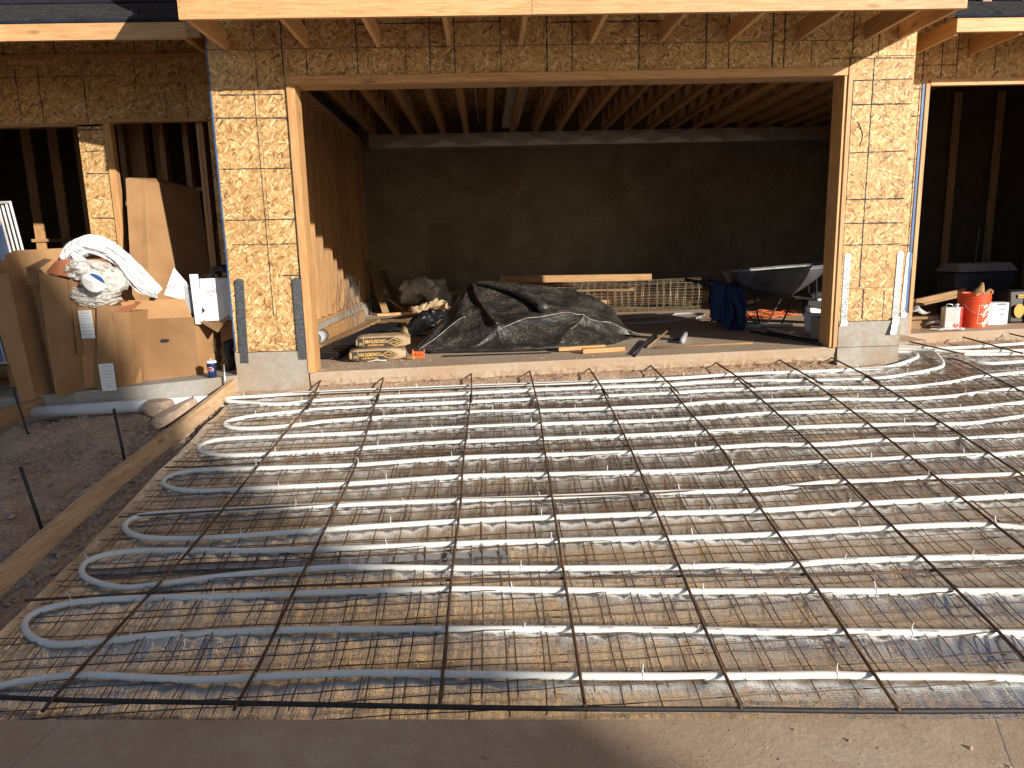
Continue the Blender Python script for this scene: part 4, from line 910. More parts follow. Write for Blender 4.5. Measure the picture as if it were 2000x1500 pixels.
obj_ = tag(obj('drain_pipe', MB().tube([(-2.35, -.40, -.215), (-1.36, -.31, -.20), (-.70, -.24, -.19)], .055, 20), 'whitepvc', smooth=True), 'white plastic drain pipe lying at the foot of the porch slab in the shade', 'pipe')
def rock(c, s, label, seed, rz=0, rx=0):
    bm = bmesh.new(); bmesh.ops.create_icosphere(bm, subdivisions=4, radius=1)
    for v in bm.verts:
        d = 1+.22*mnoise.noise(v.co*1.3+Vector((seed, 0, 0)))+.10*mnoise.noise(v.co*3.5+Vector((0, seed, 0)))+.04*mnoise.noise(v.co*9)
        v.co = Vector((max(-.86, min(.86, v.co.x*d)), max(-.8, min(.8, v.co.y*d)), max(-.66, min(.66, v.co.z*d))))
    mbr = MB(); R = Matrix.Rotation(rz, 3, 'Z') @ Matrix.Rotation(rx, 3, 'Y')
    mbr.v = [tuple(Vector(c)+R@Vector((v.co.x*s[0], v.co.y*s[1], v.co.z*s[2]))) for v in bm.verts]; mbr.f = [tuple(v.index for v in f.verts) for f in bm.faces]; bm.free()
    return tag(obj('rock', mbr, 'rock'), label, 'rock', 'rocks at the foot of the porch')
rock((-1.20, -.47, -.19), (.13, .10, .10), 'dark lumpy rock resting against the white drain pipe', 4)
rock((-1.04, -.56, -.22), (.24, .09, .06), 'long pale slab of rock leaning beside the form board', 9, .9, -.35)
# ---- cardboard pile on the porch
def hexo(name, f4, depth, mat, parent, bevel=.0): # f4: BL BR TR TL of the face, depth vector(s) back
    d = Vector(depth) if not isinstance(depth[0], (tuple, list)) else None
    f = [Vector(p) for p in f4]; b = [p+d for p in f]
    return obj(name, MB().hexa(f+b), mat, parent, bevel=bevel)
def sheetq(name, pts, mat, parent, t=.004, bend=0.0, n=6):
    """thin board with thickness from four corners, slightly bowed"""
    P = [Vector(p) for p in pts]; nn = (P[1]-P[0]).cross(P[3]-P[0]).normalized(); mb = MB(); top = []
    for j in range(n+1):
        for i in range(n+1):
            u = i/n; v = j/n; p = P[0]*(1-u)*(1-v)+P[1]*u*(1-v)+P[2]*u*v+P[3]*(1-u)*v
            top.append(p+nn*(bend*math.sin(math.pi*u)*math.sin(math.pi*v*.9)+.004*mnoise.noise(p*5)))
    N = n+1; fs = [(j*N+i, j*N+i+1, (j+1)*N+i+1, (j+1)*N+i) for j in range(n) for i in range(n)]
    m = len(top); vs = top+[p-nn*t for p in top]
    fs2 = [tuple(m+q for q in reversed(f)) for f in fs]
    bd = [i for i in range(N)]+[j*N+n for j in range(1, N)]+[n*N+i for i in range(n-1, -1, -1)]+[j*N for j in range(n-1, 0, -1)]
    fs3 = [(bd[k], bd[(k+1) % len(bd)], m+bd[(k+1) % len(bd)], m+bd[k]) for k in range(len(bd))]
    mb.add(vs, fs+fs2+fs3); return obj(name, mb, mat, parent)
z0 = -.022
# big front box
B = thing('cardboard_box', 'big open cardboard box with a black hand hole, right side of the pile', 'cardboard box', (-1.2, -.15, z0))
hexo('front_panel', [(-1.475, -.155, z0), (-.985, -.035, z0), (-.955, -.10, .565), (-1.475, -.17, .565)], (.006, .012, 0), 'card', B)
sheetq('front_flap', [(-1.478, -.172, .567), (-.957, -.102, .567), (-1.02, -.08, .74), (-1.50, -.16, .745)], 'card', B, bend=.006)
hexo('side_panel', [(-.983, -.03, z0), (-.81, .42, z0), (-.80, .40, .50), (-.955, -.09, .565)], (-.008, .002, 0), 'card', B)
hexo('back_panel', [(-1.30, .44, z0), (-.82, .44, z0), (-.82, .44, .55), (-1.30, .44, .55)], (0, .006, 0), 'cardin', B)
hexo('side_panel', [(-1.475, -.15, z0), (-1.30, .44, z0), (-1.30, .44, .55), (-1.475, -.16, .56)], (.006, 0, 0), 'cardin', B)
sheetq('side_flap', [(-.95, -.085, .56), (-.845, .16, .54), (-.66, .02, .57), (-.72, -.14, .42)], 'card', B, bend=.03)
fn = Vector((.12, -.49, 0)).normalized()
mbh = MB(); hc = Vector((-1.225, -.105, .36)); ux = Vector((.49, .12, 0)).normalized(); pts = []
for sx, a0 in ((1, -90), (-1, 90)):
    for q in range(0, 181, 30): a = math.radians(a0+q); pts.append(hc+ux*(sx*.022+.016*math.cos(a))+Vector((0, 0, .016*math.sin(a)))+fn*.036)
mbh.add(pts, [tuple(range(len(pts)))]); obj('hand_hole', mbh, 'black', B)
sx_ = Vector((.173, .45, 0)).normalized(); so = Vector((-.862, .21, .27)); snn = sx_.cross(Vector((0, 0, 1)))
fm = frame(so+snn*.036, sx_, (0, 0, 1))
rg = MB().tube([(.085*math.cos(a), .105*math.sin(a), 0) for a in np.linspace(0, 2*math.pi, 33)[:-1]], .0035, 4, closed=True)
obj('printed_ring', rg, 'blackink', B, mw=fm); text_mesh('Shada', .07, 'blackink', B, fm @ Matrix.Translation((0, .015, 0)) @ Matrix.Rotation(.25, 4, 'Z')); text_mesh('METAL MFG CO.', .022, 'blackink', B, fm @ Matrix.Translation((0, -.055, 0)) @ Matrix.Rotation(.15, 4, 'Z'))
# three narrow upright boxes
def slim(pts, depth, label, extra=None):
    c = Vector(pts[0]); T = thing('cardboard_box', label, 'cardboard box', c, group='slim upright cardboard boxes')
    hexo('carton_body', pts, depth, 'card', T, .003); return T
T1 = slim([(-1.86, -.42, z0), (-1.70, -.40, z0), (-1.66, -.42, .735), (-1.80, -.44, .74)], (.08, .5, -.01), 'slim upright cardboard box with a white printed label near its top, left of three')
T2 = slim([(-1.715, -.47, z0), (-1.555, -.42, z0), (-1.49, -.46, .71), (-1.625, -.47, .735)], (.1, .5, 0), 'slim upright cardboard box with a white shipping label at its foot, middle of three')
T3 = slim([(-1.575, -.38, z0), (-1.475, -.27, z0), (-1.38, -.40, .655), (-1.50, -.47, .66)], (.10, .5, 0), 'slim upright cardboard box with torn red brown lining on top, right of three')
sheetq('side_board', [(-1.47, -.265, z0), (-1.44, -.20, z0), (-1.41, -.22, .74), (-1.475, -.34, .74)], 'card', T3)
sheetq('torn_lining', [(-1.52, -.44, .66), (-1.40, -.38, .655), (-1.38, -.16, .73), (-1.54, -.2, .74)], 'cardin', T3, bend=.01)
sheetq('torn_lining', [(-1.65, -.46, .735), (-1.52, -.44, .72), (-1.52, -.2, .75), (-1.66, -.22, .77)], 'cardin', T2, bend=.02)
def label_on(T, o, ux, uy, w_, h_, lines, dark='greyink'):
    ux = Vector(ux).normalized(); uy = Vector(uy); nrm = ux.cross(uy).normalized(); uy = nrm.cross(ux); o = Vector(o)+nrm*.032
    fm = frame(o, ux, uy); obj('paper_label', MB().box(-w_/2, w_/2, -h_/2, h_/2, 0, .0008), 'paper', T, mw=fm)
    for (dx, dy, sz, tx) in lines: text_mesh(tx, sz, dark, T, fm @ Matrix.Translation((dx, dy, .001)), ext=.0002)
lt = [(0, .10, .016, 'ITEM  NO.'), (0, .075, .012, 'ORDER  QTY'), (-.01, .05, .012, 'SHIP TO  ADDRESS'), (0, .0, .014, 'CARTON  CONTENTS'), (0, -.025, .011, 'WIDTH  HEIGHT  UNITS'), (0, -.06, .014, 'LOT  NUMBER'), (0, -.09, .012, 'HANDLE WITH CARE')]
label_on(T1, (-1.745, -.415, .56), (.15, .01, 0), (.04, -.02, .7), .115, .25, lt)
label_on(T2, (-1.62, -.435, .085), (.16, .05, 0), (.05, -.03, .7), .118, .25, [(0, .1, .013, 'DELIVERY NOTE'), (-.03, .075, .02, '8'), (.02, .055, .01, 'ORDER NUMBER'), (0, .03, .016, 'CUSTOMER'), (0, .0, .012, 'SHIP TO UNIT'), (-.01, -.03, .012, 'QTY  DESC'), (.0, -.06, .011, 'CHECKED  BY'), (.01, -.09, .012, 'PAGE OF')])
# tall box with torn rust coloured flaps
Tb = thing('cardboard_box', 'tall leaning cardboard box with torn rust coloured inner flaps folded open on top', 'cardboard box', (-1.95, -.5, -.03))
hexo('front_panel', [(-1.99, -.62, -.05), (-1.76, -.30, -.03), (-1.80, -.42, .93), (-2.04, -.55, 1.03)], (.004, .008, 0), 'card', Tb)
hexo('left_panel', [(-2.10, -.45, -.05), (-1.99, -.62, -.05), (-2.04, -.55, 1.04), (-2.19, -.42, 1.06)], (.008, .004, 0), 'card', Tb)
hexo('right_panel', [(-1.83, -.48, .3), (-1.62, -.02, .3), (-1.62, -.04, 1.05), (-1.84, -.46, .95)], (-.008, .0, 0), 'card', Tb)
hexo('back_panel', [(-2.1, -.1, -.03), (-1.65, -.05, -.03), (-1.65, -.05, 1.07), (-2.14, -.1, 1.1)], (0, .006, 0), 'cardin', Tb)
sheetq('torn_flap', [(-1.99, -.52, 1.02), (-1.84, -.45, .98), (-1.86, -.2, 1.12), (-2.05, -.25, 1.12)], 'cardin', Tb, bend=.02)
sheetq('torn_flap', [(-1.93, -.50, .99), (-1.60, -.14, 1.06), (-1.58, -.22, 1.13), (-1.95, -.35, 1.13)], 'cardin', Tb, bend=-.02)
sheetq('left_flap', [(-2.20, -.43, 1.07), (-2.04, -.56, 1.05), (-2.02, -.6, .92), (-2.17, -.5, .92)], 'card', Tb, bend=.01)
sheetq('folded_flap', [(-2.20, -.42, 1.07), (-2.04, -.55, 1.05), (-1.96, -.45, 1.13), (-2.10, -.33, 1.14)], 'card', Tb, bend=.01)
Cs = thing('cardboard_sheet', 'wide cardboard carton side standing behind the tall box, creased down its left edge', 'cardboard sheet', (-2.3, -.3, -.1))
sheetq('sheet', [(-2.05, -.25, -.05), (-1.3, .25, -.03), (-1.75, .05, 1.24), (-2.47, -.12, 1.22)], 'card', Cs, bend=.01)
sheetq('fold', [(-2.23, -.62, -.08), (-2.05, -.25, -.06), (-2.47, -.12, 1.22), (-2.49, -.25, 1.18)], 'card', Cs, bend=.0)
sheetq('fold', [(-2.27, -.66, -.1), (-2.18, -.60, -.1), (-2.45, -.3, 1.02), (-2.62, -.38, 1.0)], 'card', Cs, bend=.0)
tag(sheetq('cardboard_sheet', [(-2.95, .25, -.1), (-2.42, .15, -.1), (-2.50, .15, 1.15), (-2.95, .25, 1.13)], 'card', None), 'dark brown cardboard edge at the left border behind the pile', 'cardboard sheet')
# box leaning in the doorway
Db = thing('cardboard_box', 'tall narrow cardboard box leaning in the doorway opening behind the pile', 'cardboard box', (-1.7, 1.1, 0))
fr = [(-2.30, 1.55, -.02), (-1.93, 1.62, -.02), (-2.20, 1.92, 1.98), (-2.44, 1.86, 2.03)]
obj('carton_body', MB().hexa([Vector(p) for p in ((-1.90, .62, -.04), (-1.70, .62, -.04), (-1.875, 1.27, 1.90), (-2.075, 1.24, 1.92), (-1.62, 1.1, -.04), (-1.25, 1.25, -.04), (-1.50, 1.75, 1.82), (-1.83, 1.5, 1.94))]), 'card', Db, bevel=.012)
sheetq('cardboard_sheet', [(-1.8, 1.6, 0), (-1.1, 1.7, 0), (-1.35, 1.95, 1.4), (-1.8, 1.9, 1.45)], 'card', None)['label'] = 'dark cardboard sheet leaning on the studs inside the doorway'
bpy.data.objects['cardboard_sheet.002' if 'cardboard_sheet.002' in bpy.data.objects else 'cardboard_sheet.001']['category'] = 'cardboard sheet'
# plastic bags: displaced flattened tubes
def baggy(name, pts, rad, mat, label, cat, amp=.05, flat=.5, n=40, seed=1, freq=6):
    sp = smooth_path(pts, .02); k = len(sp); mb = MB(); rr = [np.interp(i/(k-1), np.linspace(0, 1, len(rad)), rad) for i in range(k)]
    mb.tube(sp, rr, n, flat=flat)
    vs = []
    for v in mb.v:
        p = Vector(v); a = abs(mnoise.noise(p*freq+Vector((seed, 0, 0))))*2.2+abs(mnoise.noise(p*freq*2.7+Vector((0, seed, 0))))*1.0+.4*abs(mnoise.noise(p*freq*7))
        nv = mnoise.noise_vector(p*freq*.9+Vector((seed, seed, 0)))
        vs.append(tuple(p+nv*amp*.8+Vector((mnoise.noise(p*freq*3), -a*.8, a*.6))*amp*.5))
    mb.v = vs; return tag(obj(name, mb, mat, smooth=True), label, cat)
def film(name, pts, wid, mat, label, cat, seed=1, fold=.03, up=(0, 0, 1), n=46):
    """a gathered ribbon of thin film following a path, with long folds running along it"""
    sp = smooth_path(pts, .012); k = len(sp)
    def f(i, j):
        t = j/(k-1); W = np.interp(t, np.linspace(0, 1, len(wid)), wid); a = sp[max(0, j-1)]; b = sp[min(k-1, j+1)]; T_ = (b-a).normalized()
        s_ = T_.cross(Vector((0, 1, 0))).normalized(); q = 2*i/(n-1)-1; arc = q*1.25
        e = 1+.22*mnoise.noise(Vector((t*7, q*2.0, seed)))
        y = -W*.42*math.cos(arc)+fold*mnoise.noise(Vector((q*3.4, t*3.4, seed)))+fold*.3*mnoise.noise(Vector((q*9, t*6, seed+4)))+fold*.35*mnoise.noise(Vector((q*5, t*18, seed+9)))
        return tuple(sp[j]+s_*(math.sin(arc)*W*.55*e)+Vector((0, y+W*.25, 0))+T_*(.02*mnoise.noise(Vector((q*4, t*9, seed+2)))))
    o = tag(obj(name, MB().grid(n, k, f), mat, smooth=True), label, cat); return o
film('plastic_bag', [(-2.00, -.22, 1.12), (-1.90, -.24, 1.20), (-1.74, -.24, 1.25), (-1.58, -.24, 1.20), (-1.46, -.24, 1.10), (-1.37, -.24, .98), (-1.29, -.24, .88), (-1.18, -.22, .80)], [.08, .16, .18, .17, .15, .17, .19, .09], 'film_white', 'crumpled white plastic bag arched over the top of the cardboard pile', 'plastic bag', 3, .034)
film('plastic_bag', [(-1.88, -.30, 1.17), (-1.80, -.34, 1.12), (-1.73, -.37, 1.03), (-1.68, -.40, .94)], [.08, .10, .10, .08], 'film_white', 'twisted tail of white plastic film hanging in front of the pile', 'plastic bag', 6, .03)
PB = baggy('clear_bag', [(-1.77, -.36, .92), (-1.68, -.36, .92), (-1.58, -.36, .92), (-1.46, -.34, .90), (-1.38, -.32, .88)], [.05, .15, .17, .15, .05], 'clear', 'crumpled clear plastic bag holding a round blue and white label', 'plastic bag', .055, .7, n=60, seed=8, freq=7)
film('clear_bag', [(-1.86, -.42, 1.02), (-1.74, -.46, 1.04), (-1.6, -.48, 1.02), (-1.44, -.46, .98)], [.12, .2, .2, .1], 'clear', 'crinkled clear wrapper above the round blue and white label', 'plastic bag', 12, .07)
film('clear_bag', [(-1.84, -.44, .84), (-1.72, -.46, .80), (-1.58, -.46, .79), (-1.42, -.44, .82)], [.1, .16, .16, .1], 'clear', 'crinkled clear wrapper below the round blue and white label', 'plastic bag', 15, .06)
bl = frame((-1.54, -.62, .93), (.97, .15, -.2), (.15, -.25, 1))
obj('round_label', MB().add([(.095*math.cos(a), .085*math.sin(a), .008*math.sin(3*a)) for a in np.linspace(0, 2*math.pi, 29)[:-1]]+[(0, 0, .012)], [(i, (i+1) % 28, 28) for i in range(28)]), 'paper', PB, mw=bl)
obj('label_band', MB().add([(.093*math.cos(a), .083*math.sin(a), .014) for a in np.linspace(.15, 1.9, 12)]+[(.05, .03, .016), (-.01, .05, .016)], [tuple(range(14))]), 'blueink', PB, mw=bl)
pass
# white carton, instruction sheet, foam stick, black bags
WC = thing('white_carton', 'white glossy carton with a round grey seal standing behind the big cardboard box', 'carton', (-.72, .1, .6))
obj('carton_body', MB().hexa([(-.90, -.02, .52), (-.70, .02, .52), (-.70, .02, .92), (-.89, -.02, .92), (-.85, .3, .52), (-.45, .3, .52), (-.45, .3, .92), (-.85, .3, .92)]), 'carton', WC, bevel=.004)
sheetq('carton_side', [(-.70, .015, .55), (-.60, .05, .55), (-.61, .05, .915), (-.70, .018, .92)], 'carton', WC)
fs_ = frame((-.79, -.006, .80), (.98, .2, 0), (0, 0, 1)); obj('seal_print', MB().tube([(.042*math.cos(a), .042*math.sin(a), .003) for a in np.linspace(0, 6.283, 25)[:-1]], .0016, 4, closed=True).tube([(.028*math.cos(a), .028*math.sin(a), .003) for a in np.linspace(0, 6.283, 20)[:-1]], .0012, 4, closed=True), 'greyink', WC, mw=fs_)
text_mesh('CFS', .028, 'greyink', WC, fs_ @ Matrix.Translation((0, 0, .004)))
hexo('box_under', [(-.785, .10, -.02), (-.62, .12, -.02), (-.62, .12, .52), (-.785, .10, .52)], (0, .3, 0), 'card', None)
bpy.data.objects['box_under'].name = 'support_box'; tag(bpy.data.objects['support_box'], 'brown cardboard box hidden in shade below the white carton', 'cardboard box')
IS = thing('instruction_sheet', 'white printed sheet sticking up out of the big cardboard box', 'paper', (-1.1, 0, .8))
iq = [(-1.22, -.04, .78), (-1.03, -.03, .72), (-.985, -.02, .86), (-1.105, -.03, 1.03)]
sheetq('page', iq, 'paper', IS, .001, .004); fi = frame((-1.09, -.05, .87), (.95, .05, .42), (-.4, 0, .9))
for k, s_ in enumerate(('INSTALLATION NOTES FOR THE CONTRACTOR', 'READ ALL STEPS BEFORE STARTING')): text_mesh(s_, .0085, 'blackink', IS, fi @ Matrix.Translation((-.005, .015-.022*k, .004)))
sheetq('folded_page', [(-1.03, -.04, .60), (-.93, -.02, .60), (-.93, -.02, .75), (-1.03, -.03, .88)], 'greypvc', IS, .001, .0)
tag(obj('foam_stick', MB().hexa([(-.935, -.10, .50), (-.885, -.09, .50), (-.885, -.09, .965), (-.945, -.10, .965), (-.93, -.06, .50), (-.88, -.05, .50), (-.88, -.05, .965), (-.94, -.06, .965)]), 'whiteplastic', bevel=.003), 'white square foam stick standing upright in the big cardboard box', 'packing stick')
baggy('trash_bag', [(-.95, .15, .90), (-.82, .12, .98), (-.70, .1, 1.0), (-.6, .1, .97)], [.02, .05, .06, .05], 'black', 'black plastic bag bunched on top of the white carton', 'plastic bag', .06, .5, seed=12, freq=7)
baggy('trash_bag', [(-.76, .15, -.01), (-.74, .18, .15), (-.73, .2, .35), (-.72, .2, .5)], [.08, .11, .09, .07], 'black', 'black plastic bag standing between the cardboard box and the concrete pier', 'plastic bag', .05, .6, seed=14, freq=6)
baggy('trash_bag', [(-1.0, .05, .66), (-.93, .02, .64), (-.86, .0, .60)], [.04, .06, .03], 'black', 'small grey black bag poking out of the big box below the foam stick', 'plastic bag', .04, .6, seed=15, freq=8)
# drink cup
CU = thing('drink_cup', 'navy blue paper soda cup with white lid and straw on the porch edge', 'cup', (-.885, -.03, flr(-.88)))
cuz = wmat(CU)
obj('cup_body', MB().lathe([(.001, 0), (.031, 0), (.033, .004), (.044, .145), (.044, .148)], 28), 'navycup', CU, smooth=True, mw=cuz)
obj('lid', MB().lathe([(.046, .143), (.047, .150), (.044, .156), (.040, .165), (.036, .162), (.001, .161)], 28), 'whiteplastic', CU, smooth=True, mw=cuz)
obj('straw', MB().tube([(0, 0, .16), (-.006, 0, .185)], .003, 6), 'whiteplastic', CU, smooth=True, mw=cuz)
def on_cyl(mb, r0, r1, zmin, zmax, c, fn=None, front=-math.pi/2, eps=.0008):
    """wrap flat print (x=arc, y=height) on a tapering cylinder"""
    vs = []
    for (x, y, z) in mb.v:
        t = (y-zmin)/(zmax-zmin); r = r0+(r1-r0)*t+eps+z; a = front+x/r; vs.append((c[0]+r*math.cos(a), c[1]+r*math.sin(a), c[2]+y))
    mb.v = vs; return mb
def disc(cx, cy, rx, ry, z=0, a0=0, a1=2*math.pi, n=20, mb=None):
    mb = mb or MB(); N = n; rows = 6; base = len(mb.v)
    for k in range(1, rows+1):
        for a in np.linspace(a0, a1, N): mb.v.append((cx+rx*k/rows*math.cos(a), cy+ry*k/rows*math.sin(a), z))
    for k in range(rows-1):
        for i in range(N-1): mb.f.append((base+k*N+i, base+k*N+i+1, base+(k+1)*N+i+1, base+(k+1)*N+i))
    mb.f.append(tuple(base+i for i in range(N))); return mb
obj('badge', on_cyl(disc(0, .08, .029, .029), .031, .044, 0, .145, (0, 0, 0)), 'paper', CU, mw=cuz)
obj('badge_top', on_cyl(disc(0, .083, .026, .023, .0006, .35, 2.79), .031, .044, 0, .145, (0, 0, 0)), 'redink', CU, mw=cuz)
obj('badge_bottom', on_cyl(disc(0, .076, .026, .022, .0006, 3.5, 5.92), .031, .044, 0, .145, (0, 0, 0)), 'blueink', CU, mw=cuz)
def text_wrap(txt, size, mat, parent, r0, r1, zmin, zmax, at, rot=0, sx=1, mw=None, bold=0):
    t = text_mesh(txt, size, mat, parent, mw or wmat(parent), ext=.0002, bold=bold, sx=sx); R = Matrix.Rotation(rot, 3, 'Z')
    for v in t.data.vertices:
        q = R@Vector((v.co.x, v.co.y, 0)); x = q.x+at[0]; y = q.y+at[1]
        tt = (y-zmin)/(zmax-zmin); r = r0+(r1-r0)*tt+.0022+v.co.z; a = -math.pi/2+x/r; v.co = (r*math.cos(a), r*math.sin(a), y)
    t.data.update(); return t
text_wrap('PEPSI', .021, 'blackink', CU, .031, .044, 0, .145, (0, .08), bold=.0006)
# the whole pile moved back to imitate scaling about the camera, view nearly unchanged
for o in list(COL.objects):
    if o.parent is None and o.get('category') in ('cardboard box', 'cardboard sheet', 'plastic bag', 'carton', 'paper', 'packing stick') and o is not Db and not (o.name.startswith('cardboard_sheet') and 'doorway' in o.get('label', '')):
        o.location += Vector((-.13, .25, -.035))
# window units in shade at far left
WU = thing('window_stack', 'stack of new windows with blue protective film leaning at the far left', 'windows', (-3.2, .7, 0)); WOFF = Vector((.12, -.25, 0))
for k in range(4):
    dx = k*.06; f4 = [(-3.9-dx, .5+.03*k, .12), (-2.60-dx, .45+.03*k, .10), (-2.99-dx, .78+.03*k, 1.66), (-4.3-dx, .88+.03*k, 1.66)]
    if k == 3: sheetq('film_pane', f4, 'film', WU, .01)
    P = [Vector(p) for p in f4]; mbf = MB()
    mbf.tube([P[0], P[1], P[2], P[3]], .016, 4, closed=True)
    obj('window_frame', mbf, 'whiteplastic', WU)
for t in (.6, .75, .9):
    a = Vector((-4.08, .58, .12)).lerp(Vector((-2.78, .53, .1)), t); b = Vector((-4.48, .95, 1.66)).lerp(Vector((-3.17, .85, 1.66)), t)
    obj('mullion', MB().tube([a+Vector((0, -.015, 0)), b+Vector((0, -.015, 0))], .008, 4), 'whiteplastic', WU)
fw = frame((-3.28, .80, 1.50), (.98, -.05, 0), (-.25, .21, 1)); obj('paper_label', MB().box(-.17, .17, -.06, .06, 0, .001), 'carton', WU, mw=fw); text_mesh('ANDERSEN', .05, 'greyink', WU, fw @ Matrix.Translation((0, -.01, .002)))
tag(board('lumber', (-4.6, .7, .06), (-2.55, .55, .06), .09, .09, 'oldwood'), 'dark timber skid under the stack of windows', 'lumber')
# ------------------------------------------------------------------ INSIDE THE GARAGE
# black membrane thrown over a pile
TARP = [([0.833, 0.912, 0.017], [0.825, 1.0, 0.026]), ([0.97, 0.904, 0.019], [0.978, 1.2, 0.141]), ([1.161, 0.877, 0.023], [1.215, 1.7, 0.395]), ([1.326, 0.82, 0.027], [1.437, 2.0, 0.682]), ([1.595, 0.766, 0.032], [1.579, 2.0, 0.727]), ([1.861, 0.712, 0.037], [1.976, 2.0, 0.692]), ([2.178, 0.678, 0.044], [2.406, 2.0, 0.638]), ([2.446, 0.698, 0.049], [2.714, 2.0, 0.594]), ([2.665, 0.738, 0.053], [2.993, 2.0, 0.488]), ([2.867, 0.825, 0.057], [3.198, 2.0, 0.341]), ([3.022, 0.934, 0.06], [3.305, 1.9, 0.162]), ([3.199, 1.218, 0.064], [3.38, 1.6, 0.065]), ([3.413, 1.417, 0.068], [3.431, 1.5, 0.07])]
def seg_d(u, v, pl, su=4.2):  # distance to a polyline in (u,v), u stretched
    best = 9; side = 0; tt = 0
    for k, ((a, b), (c, d)) in enumerate(zip(pl, pl[1:])):
        a_, c_, u_ = a*su, c*su, u*su; L = (c_-a_)**2+(d-b)**2; t = max(0, min(1, ((u_-a_)*(c_-a_)+(v-b)*(d-b))/L))
        q = math.hypot(u_-a_-t*(c_-a_), v-b-t*(d-b))
        if q < best: best = q; side = (c_-a_)*(v-b)-(d-b)*(u_-a_); tt = (k+t)/(len(pl)-1)
    return best, side, tt
crease = [(0.40, 0.24), (0.462, 0.36), (0.583, 0.46), (0.712, 0.42), (0.86, 0.6), (.96, .75)]
strapc = [(0.30, 0.95), (0.318, 0.75), (0.35, 0.5), (0.385, 0.24)]
diagc = [(0.64, 0.42), (0.60, .25), (0.562, 0.04)]
leftc = [(0.06, 0.35), (0.188, 0.42), (0.275, 0.45)]
lowc = [(0.08, 0.08), (0.2, 0.14), (0.35, 0.19), (0.513, 0.18), (0.642, 0.05)]
loosc = [(.47, .93), (.56, .80), (.66, .62), (.75, .55)]
def tarp_pt(u, v):
    q = u*(len(TARP)-1); k = min(len(TARP)-2, int(q)); s = q-k
    s2 = s
    P0 = Vector(TARP[k][0]).lerp(Vector(TARP[k+1][0]), s2); P1 = Vector(TARP[k][1]).lerp(Vector(TARP[k+1][1]), s2)
    if v <= 1:
        p = P0.lerp(P1, v); n = Vector((0, -.55, .83)); h = P1.z
        d = .10*h*math.sin(math.pi*v)*(.4+.5*mnoise.noise(Vector((u*5, v*2, 0))))
        d += .022*mnoise.noise(Vector((u*12, v*4, 3)))+.006*mnoise.noise(Vector((u*38, v*12, 3)))
        sg = lambda a, sd: .5+.5*math.tanh((a if sd > 0 else -a)/.06)
        a, sd, t = seg_d(u, v, crease); d += .045*math.exp(-(a/.075)**2)+(-.02*math.exp(-a/.2))*(1-sg(a, sd))+.055*math.exp(-a/.35)*sg(a, sd)
        a, sd, t = seg_d(u, v, strapc); d += .035*math.exp(-(a/.05)**2)-.03*math.exp(-a/.15)*sg(a, sd)
        a, sd, t = seg_d(u, v, diagc); d += .025*math.exp(-(a/.06)**2)+.03*math.exp(-a/.2)*(1-sg(a, sd))
        a, sd, t = seg_d(u, v, leftc); d += .022*math.exp(-(a/.06)**2)
        a, sd, t = seg_d(u, v, lowc); d += .022*math.exp(-(a/.05)**2)-.04*math.exp(-a/.1)*(1-sg(a, sd))
        a, sd, t = seg_d(u, v, loosc); d += .016*math.exp(-(a/.05)**2)
        d *= min(1, v*9)*min(1, u*10+.1)*min(1, (1-u)*10+.1)
        if v > .85: d *= max(.25, (1-v)/.15)
        return p+n*d
    w_ = v-1
    p = P1+Vector((.05*w_, 1.1*w_, 0)); p.z = P1.z*(1-w_)+.05*w_+.05*mnoise.noise(p*3)*w_*(1-w_)
    return p
nu, nv = 460, 210
mb = MB().grid(nu, nv, lambda i, j: tuple(tarp_pt(i/(nu-1), j/(nv-1)*1.6)))
T = thing('black_tarp', 'big dusty black membrane sheet heaped over a pile in the middle of the garage mouth', 'tarp', (2.1, 1.2, .03))
obj('sheet', mb, 'tarp', T, smooth=True)
# rolled edge on the front and hem tucked under
fp = [tarp_pt(u, v) for u, v in ((.318, .93), (.35, .92), (.40, .86), (.45, .73), (.49, .56), (.505, .47))]
rp = smooth_path([p+Vector((0, -.045, .03)) for p in fp], .03); k = len(rp)
obj('rolled_edge', MB().tube(rp, [.025+.06*math.sin(min(1, i/(k*.35))*math.pi/2) for i in range(k)], 16, flat=.62), 'tarp', T, smooth=True)
hp = [tarp_pt(u, .03)+Vector((0, -.03, .01)) for u in np.linspace(.12, .66, 14)]
obj('hem_fold', MB().tube(smooth_path(hp, .05), [.03]*len(smooth_path(hp, .05)), 10, flat=.8), 'tarp', T, smooth=True)
sp_ = smooth_path([tarp_pt(u, v)+Vector((0, -.02, .02)) for u, v in strapc], .05)
obj('folded_strip', MB().tube(sp_, .026, 6, flat=.35), 'tarp', T, smooth=True)
for pl, r_ in ((crease, .011), (leftc, .008), (diagc[:2], .006)):
    q_ = smooth_path([tarp_pt(u, v)+Vector((0, -.004, .004)) for u, v in pl], .02)
    q_ = [tarp_pt(*[a_+(b_-a_)*f_ for a_, b_ in zip(pl[i_], pl[i_+1])])+Vector((0, -.003, .003)) for i_ in range(len(pl)-1) for f_ in np.linspace(0, .95, 12)]
    obj('dusty_crease', MB().tube(q_, [r_*random.uniform(.5, 1.2) for _ in q_], 6, flat=.5), 'dustseam', T, smooth=True)
baggy('black_sheeting', [(.70, 1.6, .08), (.82, 1.5, .2), (.98, 1.55, .32), (1.15, 1.7, .40)], [.05, .13, .12, .03], 'black', 'loose glossy black plastic bunched against the left side of the tarp heap', 'plastic sheet', .10, .6, seed=22, freq=5)
